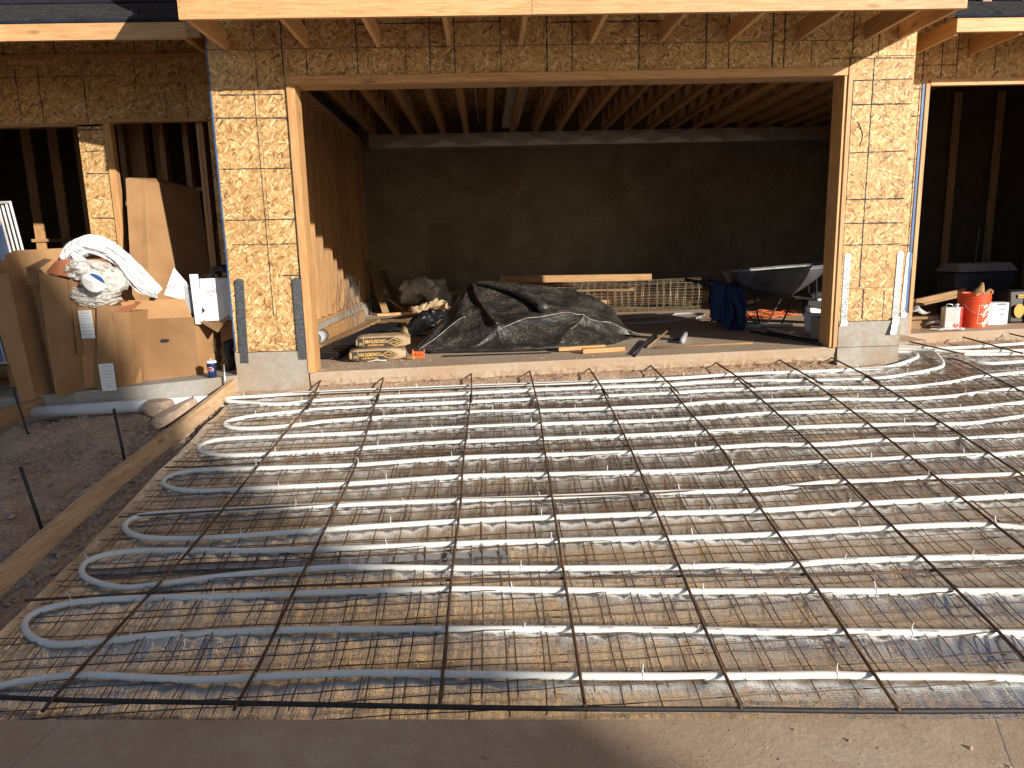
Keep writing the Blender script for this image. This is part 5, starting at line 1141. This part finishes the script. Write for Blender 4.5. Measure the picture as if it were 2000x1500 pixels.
# welded wire roll lying down
WR = thing('wire_mesh_roll', 'roll of rusty welded wire mesh lying behind the tarp heap', 'wire mesh', (3.8, 4.45, .33))
mb = MB(); a0, a1 = Vector((2.75, 4.75, .30)), Vector((4.95, 4.30, .34)); ax = (a1-a0).normalized(); up = Vector((0, 0, 1)); sd_ = ax.cross(up).normalized(); rng = random.Random(5)
def ringpt(c, r, a): return c+sd_*r*math.cos(a)+up*r*math.sin(a)*.98
L = (a1-a0).length; q = 0
while q < L:
    c = a0+ax*q
    for r in (.245, .215):
        off = rng.uniform(-.015, .015)
        mb.tube([ringpt(c+ax*(off+.006*math.sin(a*3+q*9)), r+.006*math.sin(a*4+q), a) for a in np.linspace(0, 6.283, 29)[:-1]], .0032, 4, closed=True)
    q += .105
for r in (.245, .215):
    for k in range(15):
        a = 2*math.pi*k/15+r*7
        mb.tube([ringpt(a0+ax*t*L, r+.005*math.sin(t*9+k), a) for t in np.linspace(0, 1, 10)], .0032, 4)
obj('wire_coil', mb, 'palewire', WR)
# timber behind
for k, (p0, p1, wy, wz, l) in enumerate([((1.9, 5.2, .60), (4.35, 5.05, .58), .14, .11, 'pale sunlit timber beam behind the wire roll, on top of the stack'), ((2.2, 5.6, .42), (4.4, 5.5, .38), .3, .09, 'grey weathered plank stack under the pale beam'),
    ((2.8, 5.9, .20), (5.8, 5.75, .20), .09, .20, 'long orange plank on edge at the bottom behind the wire roll'), ((.5, 6.3, .34), (2.6, 6.2, .36), .2, .07, 'dark plank lying at the back of the garage left of the tarp'), ((.3, 6.0, .10), (3.0, 5.9, .10), .3, .09, 'low dark plank at the foot of the back wall')]):
    tag(board('timber_plank', p0, p1, wy, wz, ('stud', 'oldwood', 'pine', 'oldwood', 'oldwood')[k]), l, 'timber')
tag(obj('timber_block', MB().box(1.6, 2.9, 5.1, 5.9, .08, .33), 'oldwood'), 'rough block of stacked timber carrying the pale beam', 'timber')
tag(obj('timber_block', MB().box(2.0, 4.2, 5.3, 5.8, .43, .53), 'oldwood'), 'short bearer between the plank stack and the pale beam', 'timber')
# wheelbarrow
WBW = thing('wheelbarrow', 'grey steel wheelbarrow with black frame and fat tyre behind the right jamb', 'wheelbarrow', (5.1, 1.9, flr(5.1)))
def P3(x, y, z): return (x+5.1, y+1.9, z+flr(5.1))
rim = [(-.52, -.32, .655), (.60, -.30, .715), (.66, 0, .72), (.60, .30, .715), (-.52, .32, .655), (-.56, 0, .655)]
base = [(-.36, -.18, .42), (.18, -.15, .36), (.20, 0, .36), (.18, .15, .36), (-.36, .18, .42), (-.38, 0, .42)]
mb = MB(); n = 8
def sm(poly, n=5):
    out = []
    for i in range(len(poly)):
        a, b = Vector(poly[i]), Vector(poly[(i+1) % len(poly)])
        for k in range(n): out.append(a.lerp(b, k/n))
    # soften corners
    return [(out[i-1]+out[i]*2+out[(i+1) % len(out)])/4 for i in range(len(out))]
R_, B_ = sm(rim), sm(base); N = len(R_); vs = []
for k in range(n+1):
    t = k/n
    for i in range(N):
        p = R_[i].lerp(B_[i], t); out = (p-Vector((0, 0, p.z))).normalized()*(.03*math.sin(math.pi*t)); vs.append(P3(*(p+out)))
c = P3(-.08, 0, .385); vs.append(c)
fs = [(k*N+i, k*N+(i+1) % N, (k+1)*N+(i+1) % N, (k+1)*N+i) for k in range(n) for i in range(N)]+[(n*N+i, n*N+(i+1) % N, len(vs)-1) for i in range(N)]
to = obj('tray', MB().add(vs, fs), 'tray', WBW, smooth=True); md = to.modifiers.new('thick', 'SOLIDIFY'); md.thickness = .004
obj('tray_rim', MB().tube([P3(*p) for p in R_], .011, 8, closed=True), 'tray', WBW, smooth=True)
mb = MB(); 
for k in range(1, 3):
    pass
ins = [Vector(P3(*(R_[i].lerp(B_[i], t)*1.0))) for t in (.02, .28) for i in range(N)]
cen = Vector(P3(0, 0, .6)); ins = [p+(cen-p).normalized()*.012 for p in ins]
obj('cement_crust', MB().add(ins, [(i, (i+1) % N, N+(i+1) % N, N+i) for i in range(N)]), 'traydirt', WBW)
for s in (-1, 1):
    obj('handle', MB().tube([P3(.52, .07*s, .30), P3(.10, .14*s, .36), P3(-.5, .24*s, .47), P3(-.98, .30*s, .565)], [.018, .018, .02, .02], 8), 'blackmetal', WBW, smooth=True)
    obj('leg', MB().tube([P3(-.06, .16*s, .38), P3(-.42, .20*s, .22), P3(-.22, .22*s, .015), P3(.04, .20*s, .015), P3(.20, .16*s, .35)], .012, 8), 'blackmetal', WBW, smooth=True)
    obj('brace', MB().tube([P3(-.22, .22*s, .02), P3(-.30, .2*s, .40)], .010, 6), 'blackmetal', WBW, smooth=True)
    obj('wheel_bracket', MB().obox(P3(.56, .075*s, .25), .30, .006, .07, 0, Matrix.Rotation(.15, 3, 'Y')), 'blackmetal', WBW)
    obj('tray_brace', MB().tube([P3(.50, .09*s, .32), P3(.47, .12*s, .60)], .012, 6), 'blackmetal', WBW)
tm = Matrix.Translation(P3(.57, 0, .20)) @ Matrix.Rotation(math.pi/2, 4, 'X')
wh = thing('x', '', ''); bpy.data.objects.remove(wh)
ty = obj('tyre', MB().tube([(.148*math.cos(a), .148*math.sin(a), 0) for a in np.linspace(0, 2*math.pi, 41)[:-1]], .050, 14, closed=True), 'rubber', WBW, smooth=True, mw=tm)
obj('rim', MB().lathe([(.001, -.02), (.05, -.03), (.10, -.015), (.112, -.035), (.112, .035), (.10, .015), (.05, .03), (.001, .02)], 24), 'whiteplastic', WBW, smooth=True, mw=tm)
fl = frame(P3(-.17, -.262, .50), (1, .0, 0), (0, .35, 1))
mbf = MB()
for dx, h in ((-.03, .05), (0, .075), (.03, .055)): mbf.add([(dx-.012, -.02, 0), (dx+.012, -.02, 0), (dx+.012, h*.3, 0), (dx, h*.75, 0), (dx-.012, h*.3, 0)], [(0, 1, 2, 3, 4)])
obj('flame_emblem', mbf, 'blackink', WBW, mw=fl @ Matrix.Translation((0, 0, .012)))
# jacket hung on the handles
def cloth(i, j, nu=46, nv=30):
    u = i/(nu-1); v = j/(nv-1); x = 4.26+.40*u+.02*math.sin(v*3)
    y = 1.58+.03*math.sin(u*17+v*2)+.02*math.sin(u*33)+.07*v; z = .655-.09*u-(.50-.06*math.sin(u*5+.6))*v**.92+.01*math.sin(u*20)
    if u > .62: y += .04*math.sin((u-.62)*20)
    return (x+.012*math.sin(v*9+u*5), y-.08*v, z)
J = thing('navy_jacket', 'navy blue jacket draped over the left handles of the wheelbarrow', 'jacket', (4.45, 1.6, .1))
jc = obj('jacket_front', MB().grid(46, 30, cloth), 'bluecloth', J, smooth=True); jc.modifiers.new('s', 'SOLIDIFY').thickness = .008
jb = obj('jacket_back', MB().grid(46, 30, lambda i, j: (lambda p: (p[0]+.05, p[1]+.22+.1*(1-j/29), p[2]+.02))(cloth(i, j))), 'bluecloth', J, smooth=True)
jt = obj('jacket_top', MB().grid(46, 6, lambda i, j: (lambda p, q: tuple(Vector(p).lerp(Vector(q), j/5)+Vector((0, 0, .02*math.sin(math.pi*j/5)))))(cloth(i, 0), (lambda p: (p[0]+.05, p[1]+.32, p[2]+.02))(cloth(i, 0)))), 'bluecloth', J, smooth=True)
obj('sleeve', MB().tube(smooth_path([(4.50, 1.50, .52), (4.54, 1.44, .38), (4.58, 1.46, .24), (4.60, 1.5, .14)], .04), [.04]*len(smooth_path([(4.50, 1.50, .52), (4.54, 1.44, .38), (4.58, 1.46, .24), (4.60, 1.5, .14)], .04)), 14), 'bluecloth', J, smooth=True)
# smaller things on the floor
tag(obj('grey_hose', MB().tube(smooth_path([(3.3, 3.0, .085), (3.7, 3.35, .09), (4.2, 3.6, .10), (4.65, 3.62, .11), (4.72, 3.3, .11), (4.4, 2.95, .10), (3.9, 2.75, .09), (3.4, 2.7, .085)], .08), .018, 8), 'greypvc', smooth=True), 'grey plastic tube curled on the floor below the wire roll', 'tube')
mb = MB(); rng = random.Random(3)
for k in range(16):
    c = Vector((5.25+rng.uniform(-.35, .45), 2.95+rng.uniform(-.3, .3), .115+rng.uniform(0, .03))); pts = []
    rx, ry = rng.uniform(.08, .3), rng.uniform(.06, .2); ph = rng.uniform(0, 6)
    for a in np.linspace(0, rng.uniform(4, 7), 22): pts.append(c+Vector((rx*math.cos(a+ph), ry*math.sin(a+ph), .015*math.sin(a*3))))
    mb.tube(pts, .005, 5)
tag(obj('extension_cord', mb, 'orangeplastic', smooth=True), 'tangled orange extension cord on the sunlit floor behind the wheelbarrow legs', 'cord')
baggy('paper_bag', [(5.3, 4.2, .14), (5.55, 4.15, .2), (5.8, 4.1, .15)], [.05, .1, .04], 'bagpaper', 'crumpled brown paper sack on the sunlit floor behind the wheelbarrow', 'sack', .08, .6, seed=31, freq=7)
wb_ = thing('white_sack', 'small white printed carton by the foot of the right jamb', 'carton', (5.28, 1.2, .105))
obj('carton_body', MB().hexa([(5.20, 1.16, .108), (5.36, 1.10, .11), (5.38, 1.12, .30), (5.19, 1.18, .31), (5.24, 1.28, .108), (5.40, 1.22, .11), (5.42, 1.24, .30), (5.23, 1.3, .31)]), 'carton', wb_, bevel=.003)
tag(obj('broom', MB().tube([(4.85, 1.7, .125), (5.22, 1.55, .14)], .018, 8).tube([(4.72, 1.73, .12), (4.9, 1.69, .125)], .035, 8), 'greypvc', smooth=True), 'grey handled brush lying in the shade under the wheelbarrow', 'brush')
def rod(p0, p1, r, mat, label, cat='rod', n=8): return tag(obj('rod', MB().tube([p0, p1], r, n), mat, smooth=True), label, cat)
rod((3.69, .70, .10), (3.96, 1.50, .11), .030, 'greypvc', 'short grey pipe offcut lying on the garage floor, its round end facing out', 'pipe')
rod((3.05, .10, .07), (3.45, 1.0, .11), .014, 'darkrebar', 'dark bent rod leaning out of the right end of the tarp heap')
rod((3.28, .50, .075), (3.80, 1.62, .13), .012, 'oldwood', 'thin wooden stake leaning among the dark rods')
rod((3.15, 1.5, .09), (3.75, .92, .085), .012, 'darkrebar', 'dark rod crossing the wooden stake')
rod((3.40, 1.0, .09), (3.05, -.01, .066), .009, 'darkrebar', 'dark flat bar ending at the slab lip')
rod((3.33, .44, .078), (4.34, .45, .095), .010, 'oldwood', 'grey lath lying flat along the slab edge')
rod((4.65, 1.35, .105), (4.90, .13, .112), .012, 'darkrebar', 'steel rod in the shade ending beside the right jamb, left of two')
rod((4.80, 1.25, .105), (5.02+.0, .16, .112), .010, 'darkrebar', 'steel rod in the shade ending beside the right jamb, right of two')
tag(board('lumber_offcut', (2.38, .53, .080), (2.86, .57, .088), .06, .038, 'pine'), 'pale short lumber offcut at the front of the tarp heap', 'lumber')
tag(board('lumber_offcut', (2.60, .35, .080), (3.02, .37, .088), .08, .045, 'pine'), 'orange short lumber offcut just in front of the pale one', 'lumber')
tag(board('metal_lath', (1.2, .60, .032), (2.3, .50, .05), .05, .006, 'blackmetal'), 'thin dark metal strip lying in front of the tarp heap', 'strip')
# concrete mix bags
def bag(loc, rz, label, sx=.56, sy=.30, sz=.125):
    T = thing('cement_bag', label, 'bag', loc, rz, 'stacked concrete mix bags'); mw = wmat(T); mb = MB()
    nx, nc = 29, 26; rows = []
    for i in range(nx):
        u = -1+2*i/(nx-1); e = (1-abs(u)**7)**.5 if abs(u) < 1 else 0; e = max(e, .62 if abs(u) > .99 else e)
        for k in range(nc):
            a = 2*math.pi*k/nc; cy, cz_ = math.cos(a), math.sin(a)
            yy = math.copysign(abs(cy)**.30, cy)*sy/2*(.93+.07*e); zz = math.copysign(abs(cz_)**.36, cz_)*sz/2*e
            q = Vector((u*4, yy*12, zz*12)); yy += .006*mnoise.noise(q*1.2); zz += .008*mnoise.noise(q*.7+Vector((5, 0, 0)))*(cz_ > 0)
            rows.append((u*sx/2, yy, zz+sz/2))
    mb.add(rows, [(i*nc+k, i*nc+(k+1) % nc, (i+1)*nc+(k+1) % nc, (i+1)*nc+k) for i in range(nx-1) for k in range(nc)]+[tuple(range(nc)), tuple((nx-1)*nc+k for k in range(nc))])
    obj('bag_body', mb, 'bagpaper', T, smooth=True, mw=mw)
    yf = -sy/2-.0075; F_ = mw @ frame((0, yf, sz/2), (1, 0, 0), (0, 0, 1))
    def pr(name, poly, mat, z=0): obj(name, MB().add([(a, b, z) for a, b in poly], [tuple(range(len(poly)))]), mat, T, mw=F_)
    pr('printed_band', [(-.185, -.045), (.10, -.045), (.155, -.028), (.20, 0), (.155, .028), (.10, .045), (-.185, .045)], 'blackink')
    pr('printed_block', [(-.245, -.045), (-.197, -.045), (-.197, .045), (-.245, .045)], 'blackink')
    pr('printed_diamond', [(.03, 0), (.105, -.036), (.19, 0), (.105, .036)], 'yellowink', .0006); pr('printed_diamond', [(.042, 0), (.105, -.030), (.178, 0), (.105, .030)], 'blackink', .0010)
    U_ = F_ @ Matrix.Rotation(math.pi, 4, 'Z')
    text_mesh('CONCRETE MIX', .047, 'yellowink', T, U_ @ Matrix.Translation((.075, -.012, .0012)), bold=.0012, sx=.64)
    text_mesh('HIGH-STRENGTH', .021, 'yellowink', T, U_ @ Matrix.Translation((.075, .026, .0012)), bold=.0005, sx=.95)
    text_mesh('SAKRETE', .026, 'yellowink', T, U_ @ Matrix.Translation((-.108, 0, .0016)), sx=.72)
    text_mesh('80', .04, 'yellowink', T, U_ @ Matrix.Translation((.221, .01, .0012)), sx=.8)
    return T
b1 = bag((.54, .66, .012), .12, 'lower brown paper bag of concrete mix lettered upside down'); b2 = bag((.60, .70, .138), .10, 'upper torn brown paper bag of concrete mix lettered upside down', .54)
sheetq('torn_flap', [(.76, .78, .25), (.86, .72, .24), (.84, .70, .32), (.80, .76, .34)], 'bagpaper', b2, bend=.02)
# orange plastic form chair
OC = thing('rebar_chair', 'small orange plastic bar support with three round holes beside the concrete bags', 'bar support', (.97, .62, .02))
obj('face', MB().hexa([(.89, .60, .022), (1.02, .56, .022), (1.005, .60, .085), (.905, .64, .085), (.892, .606, .022), (1.022, .566, .022), (1.007, .606, .085), (.907, .646, .085)]), 'orangeplastic', OC)
for x in (.895, 1.01): obj('prong', MB().tube([(x, .62, .03), (x+.004, .63, .105)], .006, 5), 'orangeplastic', OC)
fo = frame((.957, .597, .052), (.13, -.04, 0), (0, .04, .063))
for dx in (-.03, 0, .03): obj('hole', MB().add([(dx+.007*math.cos(a), .007*math.sin(a), .003) for a in np.linspace(0, 6.28, 13)[:-1]], [tuple(range(12))]), 'black', OC, mw=fo)
tag(board('lumber_offcut', (.86, .53, .04), (.92, .50, .04), .04, .03, 'pine'), 'tiny pale wood block between the bags and the orange bar support', 'lumber')
# drain channel grates, pipe, planks at the left wall
GT = thing('drain_grate', 'black plastic slatted channel grate leaning along the left garage curb', 'grate', (-.05, 1.9, .02))
a, b = Vector((-.22, .75, .03)), Vector((.18, 3.1, .10)); d = (b-a).normalized(); sdv = Vector((d.y, -d.x, 0))
for s in (0, .34): obj('rail', MB().tube([a+sdv*s, b+sdv*s], .014, 4), 'black', GT)
for k in range(24):
    c = a.lerp(b, (k+.5)/24); mb = MB().hexa([tuple(c+sdv*q+Vector((0, 0, z))+d*w_) for w_ in (-.012, .012) for q, z in ((0, 0), (.34, 0), (.34, .05), (0, .05))]); obj('slat', mb, 'black', GT)
tag(obj('grey_pipe', MB().tube([(-.38, .35, .10), (-.36, 1.1, .11), (-.33, 1.9, .12)], [.062, .062, .062], 20).tube([(-.335, 1.75, .12), (-.325, 2.05, .12)], .072, 20), 'greypvc', smooth=True), 'fat grey plastic pipe with a collar lying against the left garage curb', 'pipe')
tag(board('timber_plank', (-.40, .5, .08), (-.36, 5.2, .08), .04, .17, 'pine'), 'orange plank on edge against the left garage curb behind the grey pipe', 'timber')
tag(board('timber_plank', (-.22, 1.5, .05), (-.05, 4.4, .06), .16, .04, 'oldwood'), 'dusty plank lying between the grey pipe and the grate', 'timber')
tag(obj('plywood_sheet', MB().hexa([(.25, 2.7, .035), (1.25, 2.3, .045), (1.25, 2.3, .055), (.25, 2.7, .05), (.0, 4.6, .035), (1.5, 4.3, .05), (1.5, 4.3, .06), (.0, 4.6, .05)]), 'oldwood'), 'large plywood sheet flat on the floor left of the tarp heap', 'plywood')
for k, (p0, p1, l) in enumerate([((.10, 3.6, .09), (.52, 3.3, .10), 'short pale offcut lying across the plywood sheet'), ((-.1, 4.9, .1), (.9, 5.2, .11), 'long pale scrap board behind the plywood sheet'), ((.55, 5.2, .16), (1.0, 5.0, .17), 'short scrap block on the heap of debris')]):
    tag(board('lumber_offcut', p0, p1, .09, .04, 'pine'), l, 'lumber')
AL = thing('aluminium_channel', 'grey metal channel piece lying beyond the concrete bags', 'metal channel', (.45, 2.4, .05))
for (p0, p1) in (((.28, 2.0, .09), (.62, 2.9, .09)), ((.34, 1.97, .09), (.68, 2.87, .09))): board('flange', p0, p1, .006, .07, 'strap', AL)
board('web', (.31, 1.985, .06), (.65, 2.885, .06), .06, .006, 'strap', AL)
baggy('paper_scrap', [(.45, 4.8, .12), (.7, 4.9, .2), (.95, 4.9, .22), (1.15, 4.8, .12)], [.05, .1, .1, .04], 'bagpaper', 'heap of crumpled red brown packing paper by the back left of the tarp', 'paper', .09, .6, seed=41, freq=9)
baggy('clear_bag', [(.15, 6.3, .2), (.45, 6.2, .42), (.85, 6.2, .35), (1.05, 6.2, .15)], [.1, .26, .22, .1], 'clear', 'large dim clear plastic bag slumped at the back left of the garage', 'plastic bag', .14, .7, seed=43, freq=4)
for k, (p0, p1) in enumerate([((-.1, 5.9, .05), (-.45, 6.6, .95)), ((.1, 6.3, .05), (-.25, 6.9, .75)), ((.25, 6.1, .04), (-.1, 6.2, .3))]):
    tag(board('scrap_board', p0, p1, .12, .02, 'oldwood'), ['tall thin board leaning in the back left corner', 'shorter thin board leaning in the back left corner', 'grey slat lying propped at the back left corner'][k], 'board')
mb = MB()
for k in range(34):
    p = Vector((-.36+random.uniform(-.05, .08), 3.2+random.uniform(0, 1.4), .25)); mb.tube([p+Vector((0, .2, random.uniform(.2, .55))), p+Vector((random.uniform(0, .12), 0, .05)), p+Vector((random.uniform(.0, .25), -.1, -.2))], .0022, 4)
tag(obj('tie_wires', mb, 'galv'), 'bundle of thin bright wires hanging over the left garage curb', 'wire')
# litter on floor
mb = MB()
for k in range(420):
    x = random.uniform(.05, 4.9); y = .03+abs(random.gauss(0, .45)); r = random.uniform(.002, .007)
    if random.random() < .35: x = random.uniform(-.1, 1.3); y = random.uniform(.05, .6)
    add_rock(mb, (x, y, flr(x)+r*.4), r)
for k in range(90):
    x = random.uniform(.05, .9) if k < 60 else random.uniform(-.2, 2.2); y = random.uniform(.08, .5) if k < 60 else random.uniform(.1, 4)
    a = random.uniform(0, 3.14); L_ = random.uniform(.01, .045); mb.obox((x, y, flr(x)+.004), L_, .003, .003, a)
tag(obj('floor_debris', mb, 'rock'), 'crumbs of concrete, straw and splinters scattered on the garage floor near its edge', 'debris', kind='stuff')
baggy('plastic_scrap', [(.46, .44, .018), (.56, .45, .03), (.66, .47, .02)], [.01, .025, .01], 'clear', 'scrap of clear plastic in front of the lower concrete bag', 'plastic scrap', .02, .5, seed=51, freq=14)
# ------------------------------------------------------------------ RIGHT BAY THINGS
BZ = flr(6.95)
BU = thing('orange_bucket', 'big orange plastic bucket full of gloves, stencilled in white, at the right bay edge', 'bucket', (6.94, .95, BZ)); bm_ = wmat(BU)
r0, r1, hh = .130, .155, .365
obj('bucket_body', MB().lathe([(.001, .004), (r0, 0), (r0+.002, .005), (r0+.02, .27), (r0+.028, .272), (r0+.028, .282), (r0+.021, .284), (r0+.022, .305), (r0+.030, .307), (r0+.030, .317), (r0+.023, .319), (r1, .355), (r1+.006, .357), (r1+.006, hh), (r1-.006, hh), (r0, .02)], 48), 'orange', BU, smooth=False, mw=bm_)
obj('bail_wire', MB().tube([(-.158*math.cos(a), -.168*math.sin(a), .30-.16*math.sin(a)) for a in np.linspace(.0, math.pi, 22)], .0025, 6), 'galv', BU, smooth=True, mw=bm_)
obj('bail_grip', MB().tube([(.035, -.170, .142), (.13, -.115, .19)], .007, 8), 'whiteplastic', BU, smooth=True, mw=bm_)
for t, sz, at in (('THE', .028, (.035, .225)), ('HOME', .068, (.075, .182)), ('DEPOT', .068, (.10, .085))):
    text_wrap(t, sz, 'ink', BU, r0, r1, 0, hh, at, rot=.72, sx=.9, mw=bm_, bold=.004)
fr_ = [(-.035, .045), (.155, .045), (.155, .24), (-.035, .24)]
for (a_, b_) in ((0, 1), (2, 3), (3, 0)):
    A_, B2 = fr_[a_], fr_[b_]; V_ = []
    for s_ in (-.0018, .0018):
        for t_ in np.linspace(0, 1, 12):
            x = A_[0]+(B2[0]-A_[0])*t_+(s_ if A_[0] == B2[0] else 0); y = A_[1]+(B2[1]-A_[1])*t_+(s_ if A_[1] == B2[1] else 0); V_.append((x, y, .0012))
    obj('stencil_line', on_cyl(MB().add(V_, [(i, i+1, 13+i, 12+i) for i in range(11)]), r0, r1, 0, hh, (0, 0, 0), eps=.001), 'ink', BU, mw=bm_)
baggy('work_glove', [(6.90, .92, BZ+.33), (6.98, .93, BZ+.40), (7.0, .95, BZ+.46)], [.05, .05, .012], 'glove', 'tan work glove with a finger standing up in the orange bucket', 'glove', .02, .7, seed=61, freq=12)
baggy('work_glove', [(7.0, .90, BZ+.34), (7.06, .88, BZ+.39), (7.07, .86, BZ+.36)], [.035, .03, .02], 'glove', 'tan work glove hanging over the right rim of the orange bucket', 'glove', .015, .7, seed=62, freq=14)
baggy('work_glove', [(6.86, .84, BZ+.34), (6.92, .81, BZ+.375), (6.94, .80, BZ+.36)], [.02, .022, .015], 'glove', 'tan glove finger curled over the front rim of the orange bucket', 'glove', .012, .7, seed=63, freq=14)
CN = thing('solvent_can', 'white rectangular metal solvent can with a red diamond warning sign', 'can', (6.63, .84, flr(6.63)), -.12); cm_ = wmat(CN)
obj('can_body', MB().box(-.088, .088, -.05, .05, .002, .235), 'can', CN, mw=cm_, bevel=.006)
obj('red_side', MB().box(.0885, .0900, -.044, .044, .01, .228), 'redink', CN, mw=cm_); obj('red_edge', MB().box(.064, .0875, -.0512, -.0505, .01, .228), 'redink', CN, mw=cm_)
obj('cap', MB().lathe([(.02, .236), (.02, .252), (.024, .254), (.024, .268), (.001, .27)], 18, (.045, 0, 0)), 'galv', CN, mw=cm_, smooth=True)
obj('carry_handle', MB().tube([(-.06, 0, .236), (-.06, 0, .26), (-.045, 0, .268), (.0, 0, .262), (.01, 0, .238)], .004, 6), 'galv', CN, mw=cm_, smooth=True)
fc = cm_ @ frame((0, -.0512, .12), (1, 0, 0), (0, 0, 1)); mb = MB()
for k in range(15):
    z = .085-k*.0105; wd = random.uniform(.10, .128) if k not in (2,) else .05
    if k < 12: mb.add([(-.075, z, 0), (-.075+wd, z, 0), (-.075+wd, z-.0022, 0), (-.075, z-.0022, 0)], [(0, 1, 2, 3)])
obj('label_print', mb, 'greyink', CN, mw=fc)
for dx in (-.01, .008, .026, .044): obj('hazard_mark', MB().add([(dx+.006*math.cos(a), .096+.006*math.sin(a), 0) for a in np.linspace(0, 6.28, 9)[:-1]], [tuple(range(8))]), 'greyink', CN, mw=fc)
obj('red_diamond', MB().add([(.0, -.11, 0), (.034, -.077, 0), (0, -.044, 0), (-.034, -.077, 0)], [(0, 1, 2, 3)]), 'redink', CN, mw=fc @ Matrix.Translation((.026, .0, .0004)))
obj('flame_mark', MB().add([(-.008, -.070, 0), (.008, -.070, 0), (.009, -.062, 0), (0, -.050, 0), (-.009, -.062, 0)], [(0, 1, 2, 3, 4)]), 'paper', CN, mw=fc @ Matrix.Translation((.026, .0, .001)))
text_mesh('FLAMMABLE', .008, 'paper', CN, fc @ Matrix.Translation((.026, -.079, .001)), ext=.0001)
SCN = thing('small_carton', 'small white carton with blue lettering just right of the orange bucket', 'carton', (7.25, 1.06, flr(7.25)))
obj('carton_body', MB().hexa([(7.15, 1.0, BZ), (7.37, 1.0, BZ), (7.37, 1.0, BZ+.245), (7.13, 1.0, BZ+.245), (7.2, 1.15, BZ), (7.42, 1.15, BZ), (7.42, 1.15, BZ+.245), (7.18, 1.15, BZ+.245)]), 'carton', SCN, bevel=.003)
obj('label_print', MB().box(7.24, 7.34, .996, .999, BZ+.222, BZ+.236).box(7.28, 7.33, .996, .999, BZ+.17, BZ+.18).box(7.28, 7.33, .996, .999, BZ+.115, BZ+.125), 'blueink', SCN)
KT = thing('tool_bag', 'black power tool bag with two round orange yellow pads at the right border', 'tool bag', (7.62, 1.05, flr(7.6)))
obj('bag_body', MB().hexa([(7.42, 1.04, BZ+.01), (7.95, 1.02, BZ+.01), (7.95, 1.04, BZ+.39), (7.40, 1.06, BZ+.37), (7.46, 1.35, BZ+.01), (7.95, 1.35, BZ+.01), (7.95, 1.3, BZ+.39), (7.44, 1.3, BZ+.37)]), 'black', KT, bevel=.02)
for x in (7.50, 7.72): obj('yellow_pad', on_cyl(disc(0, 0, .058, .075), 9, 9, 0, 1, (x, 10.012, BZ+.15)), 'yellowbag', KT)
obj('side_rib', MB().tube([(7.61, 1.02, BZ+.01), (7.60, 1.0, BZ+.12), (7.615, 1.0, BZ+.22), (7.62, 1.02, BZ+.37)], .022, 8), 'greypvc', KT, smooth=True)
fk = frame((7.535, 1.038, BZ+.305), (1, 0, 0), (0, .03, 1)); obj('maker_badge', MB().box(-.045, .045, -.018, .018, 0, .003), 'yellowbag', KT, mw=fk); text_mesh('DEWALT', .02, 'blackink', KT, fk @ Matrix.Translation((0, 0, .004)))
CO = thing('cool_box', 'dark wheeled cool box with grey lid and pull handle inside the right bay', 'cool box', (7.35, 1.75, flr(7.3)))
obj('box_body', MB().hexa([(7.08, 1.6, .17), (7.72, 1.6, .17), (7.78, 1.58, .68), (7.04, 1.58, .68), (7.1, 2.0, .17), (7.74, 2.0, .17), (7.8, 2.02, .68), (7.08, 2.02, .68)]), 'cooler', CO, bevel=.015)
obj('lid', MB().hexa([(7.06, 1.56, .69), (7.79, 1.56, .69), (7.75, 1.62, .79), (7.11, 1.62, .79), (7.06, 2.04, .69), (7.82, 2.04, .69), (7.78, 1.98, .79), (7.12, 1.98, .79)]), 'coolerlid', CO, bevel=.01)
obj('pull_handle', MB().tube([(7.58, 2.05, .7), (7.60, 2.05, 1.22), (7.70, 2.05, 1.22), (7.72, 2.05, .7)], .013, 6), 'black', CO)
for x in (7.14, 7.7): obj('wheel', MB().lathe([(.001, -.03), (.07, -.03), (.075, 0), (.07, .03), (.001, .03)], 16), 'rubber', CO, mw=Matrix.Translation((x, 1.7, .21)) @ Matrix.Rotation(math.pi/2, 4, 'Y'))
CO.location += Vector((.22, .2, .0))
tag(board('timber_plank', (6.15, 1.35, .30), (7.3, 1.65, .46), .04, .09, 'oldwood'), 'plank with nail holes slanting behind the solvent can', 'timber')
tag(board('timber_plank', (6.1, 1.0, .24), (6.55, .98, .25), .10, .03, 'oldwood'), 'short grey board behind the right bay jamb', 'timber')
tag(obj('timber_block', MB().box(6.15, 6.5, .98, 1.3, .125, .22), 'oldwood'), 'dark block under the short grey board in the right bay', 'timber')
baggy('clear_bag', [(6.15, .95, .30), (6.28, .92, .33), (6.4, .9, .28)], [.03, .05, .02], 'clear', 'crumpled clear plastic on the short board beside the right bay jamb', 'plastic bag', .04, .5, seed=71, freq=12)
baggy('foil_scrap', [(6.42, .95, .17), (6.5, .94, .2), (6.55, .92, .17)], [.02, .05, .02], 'galv', 'shiny crumpled foil scrap left of the solvent can', 'foil scrap', .04, .7, seed=72, freq=14)
baggy('clear_bag', [(6.35, .75, .135), (6.5, .72, .15), (6.68, .68, .14)], [.02, .03, .015], 'clear', 'thin clear plastic scrap lying in front of the solvent can', 'plastic scrap', .03, .5, seed=73, freq=12)

mb = MB()
for k in range(420):
    x = random.uniform(-1, 5); y = ap_e(x)-.02-abs(random.gauss(0, .5)); r = random.uniform(.0015, .005) if random.random() < .93 else random.uniform(.006, .011)
    add_rock(mb, (x, y, ap_z(x, y)+r*.3), r)
tag(obj('apron_grit', mb, 'rock'), 'small clods and grit scattered over the concrete apron in the foreground', 'debris', kind='stuff')
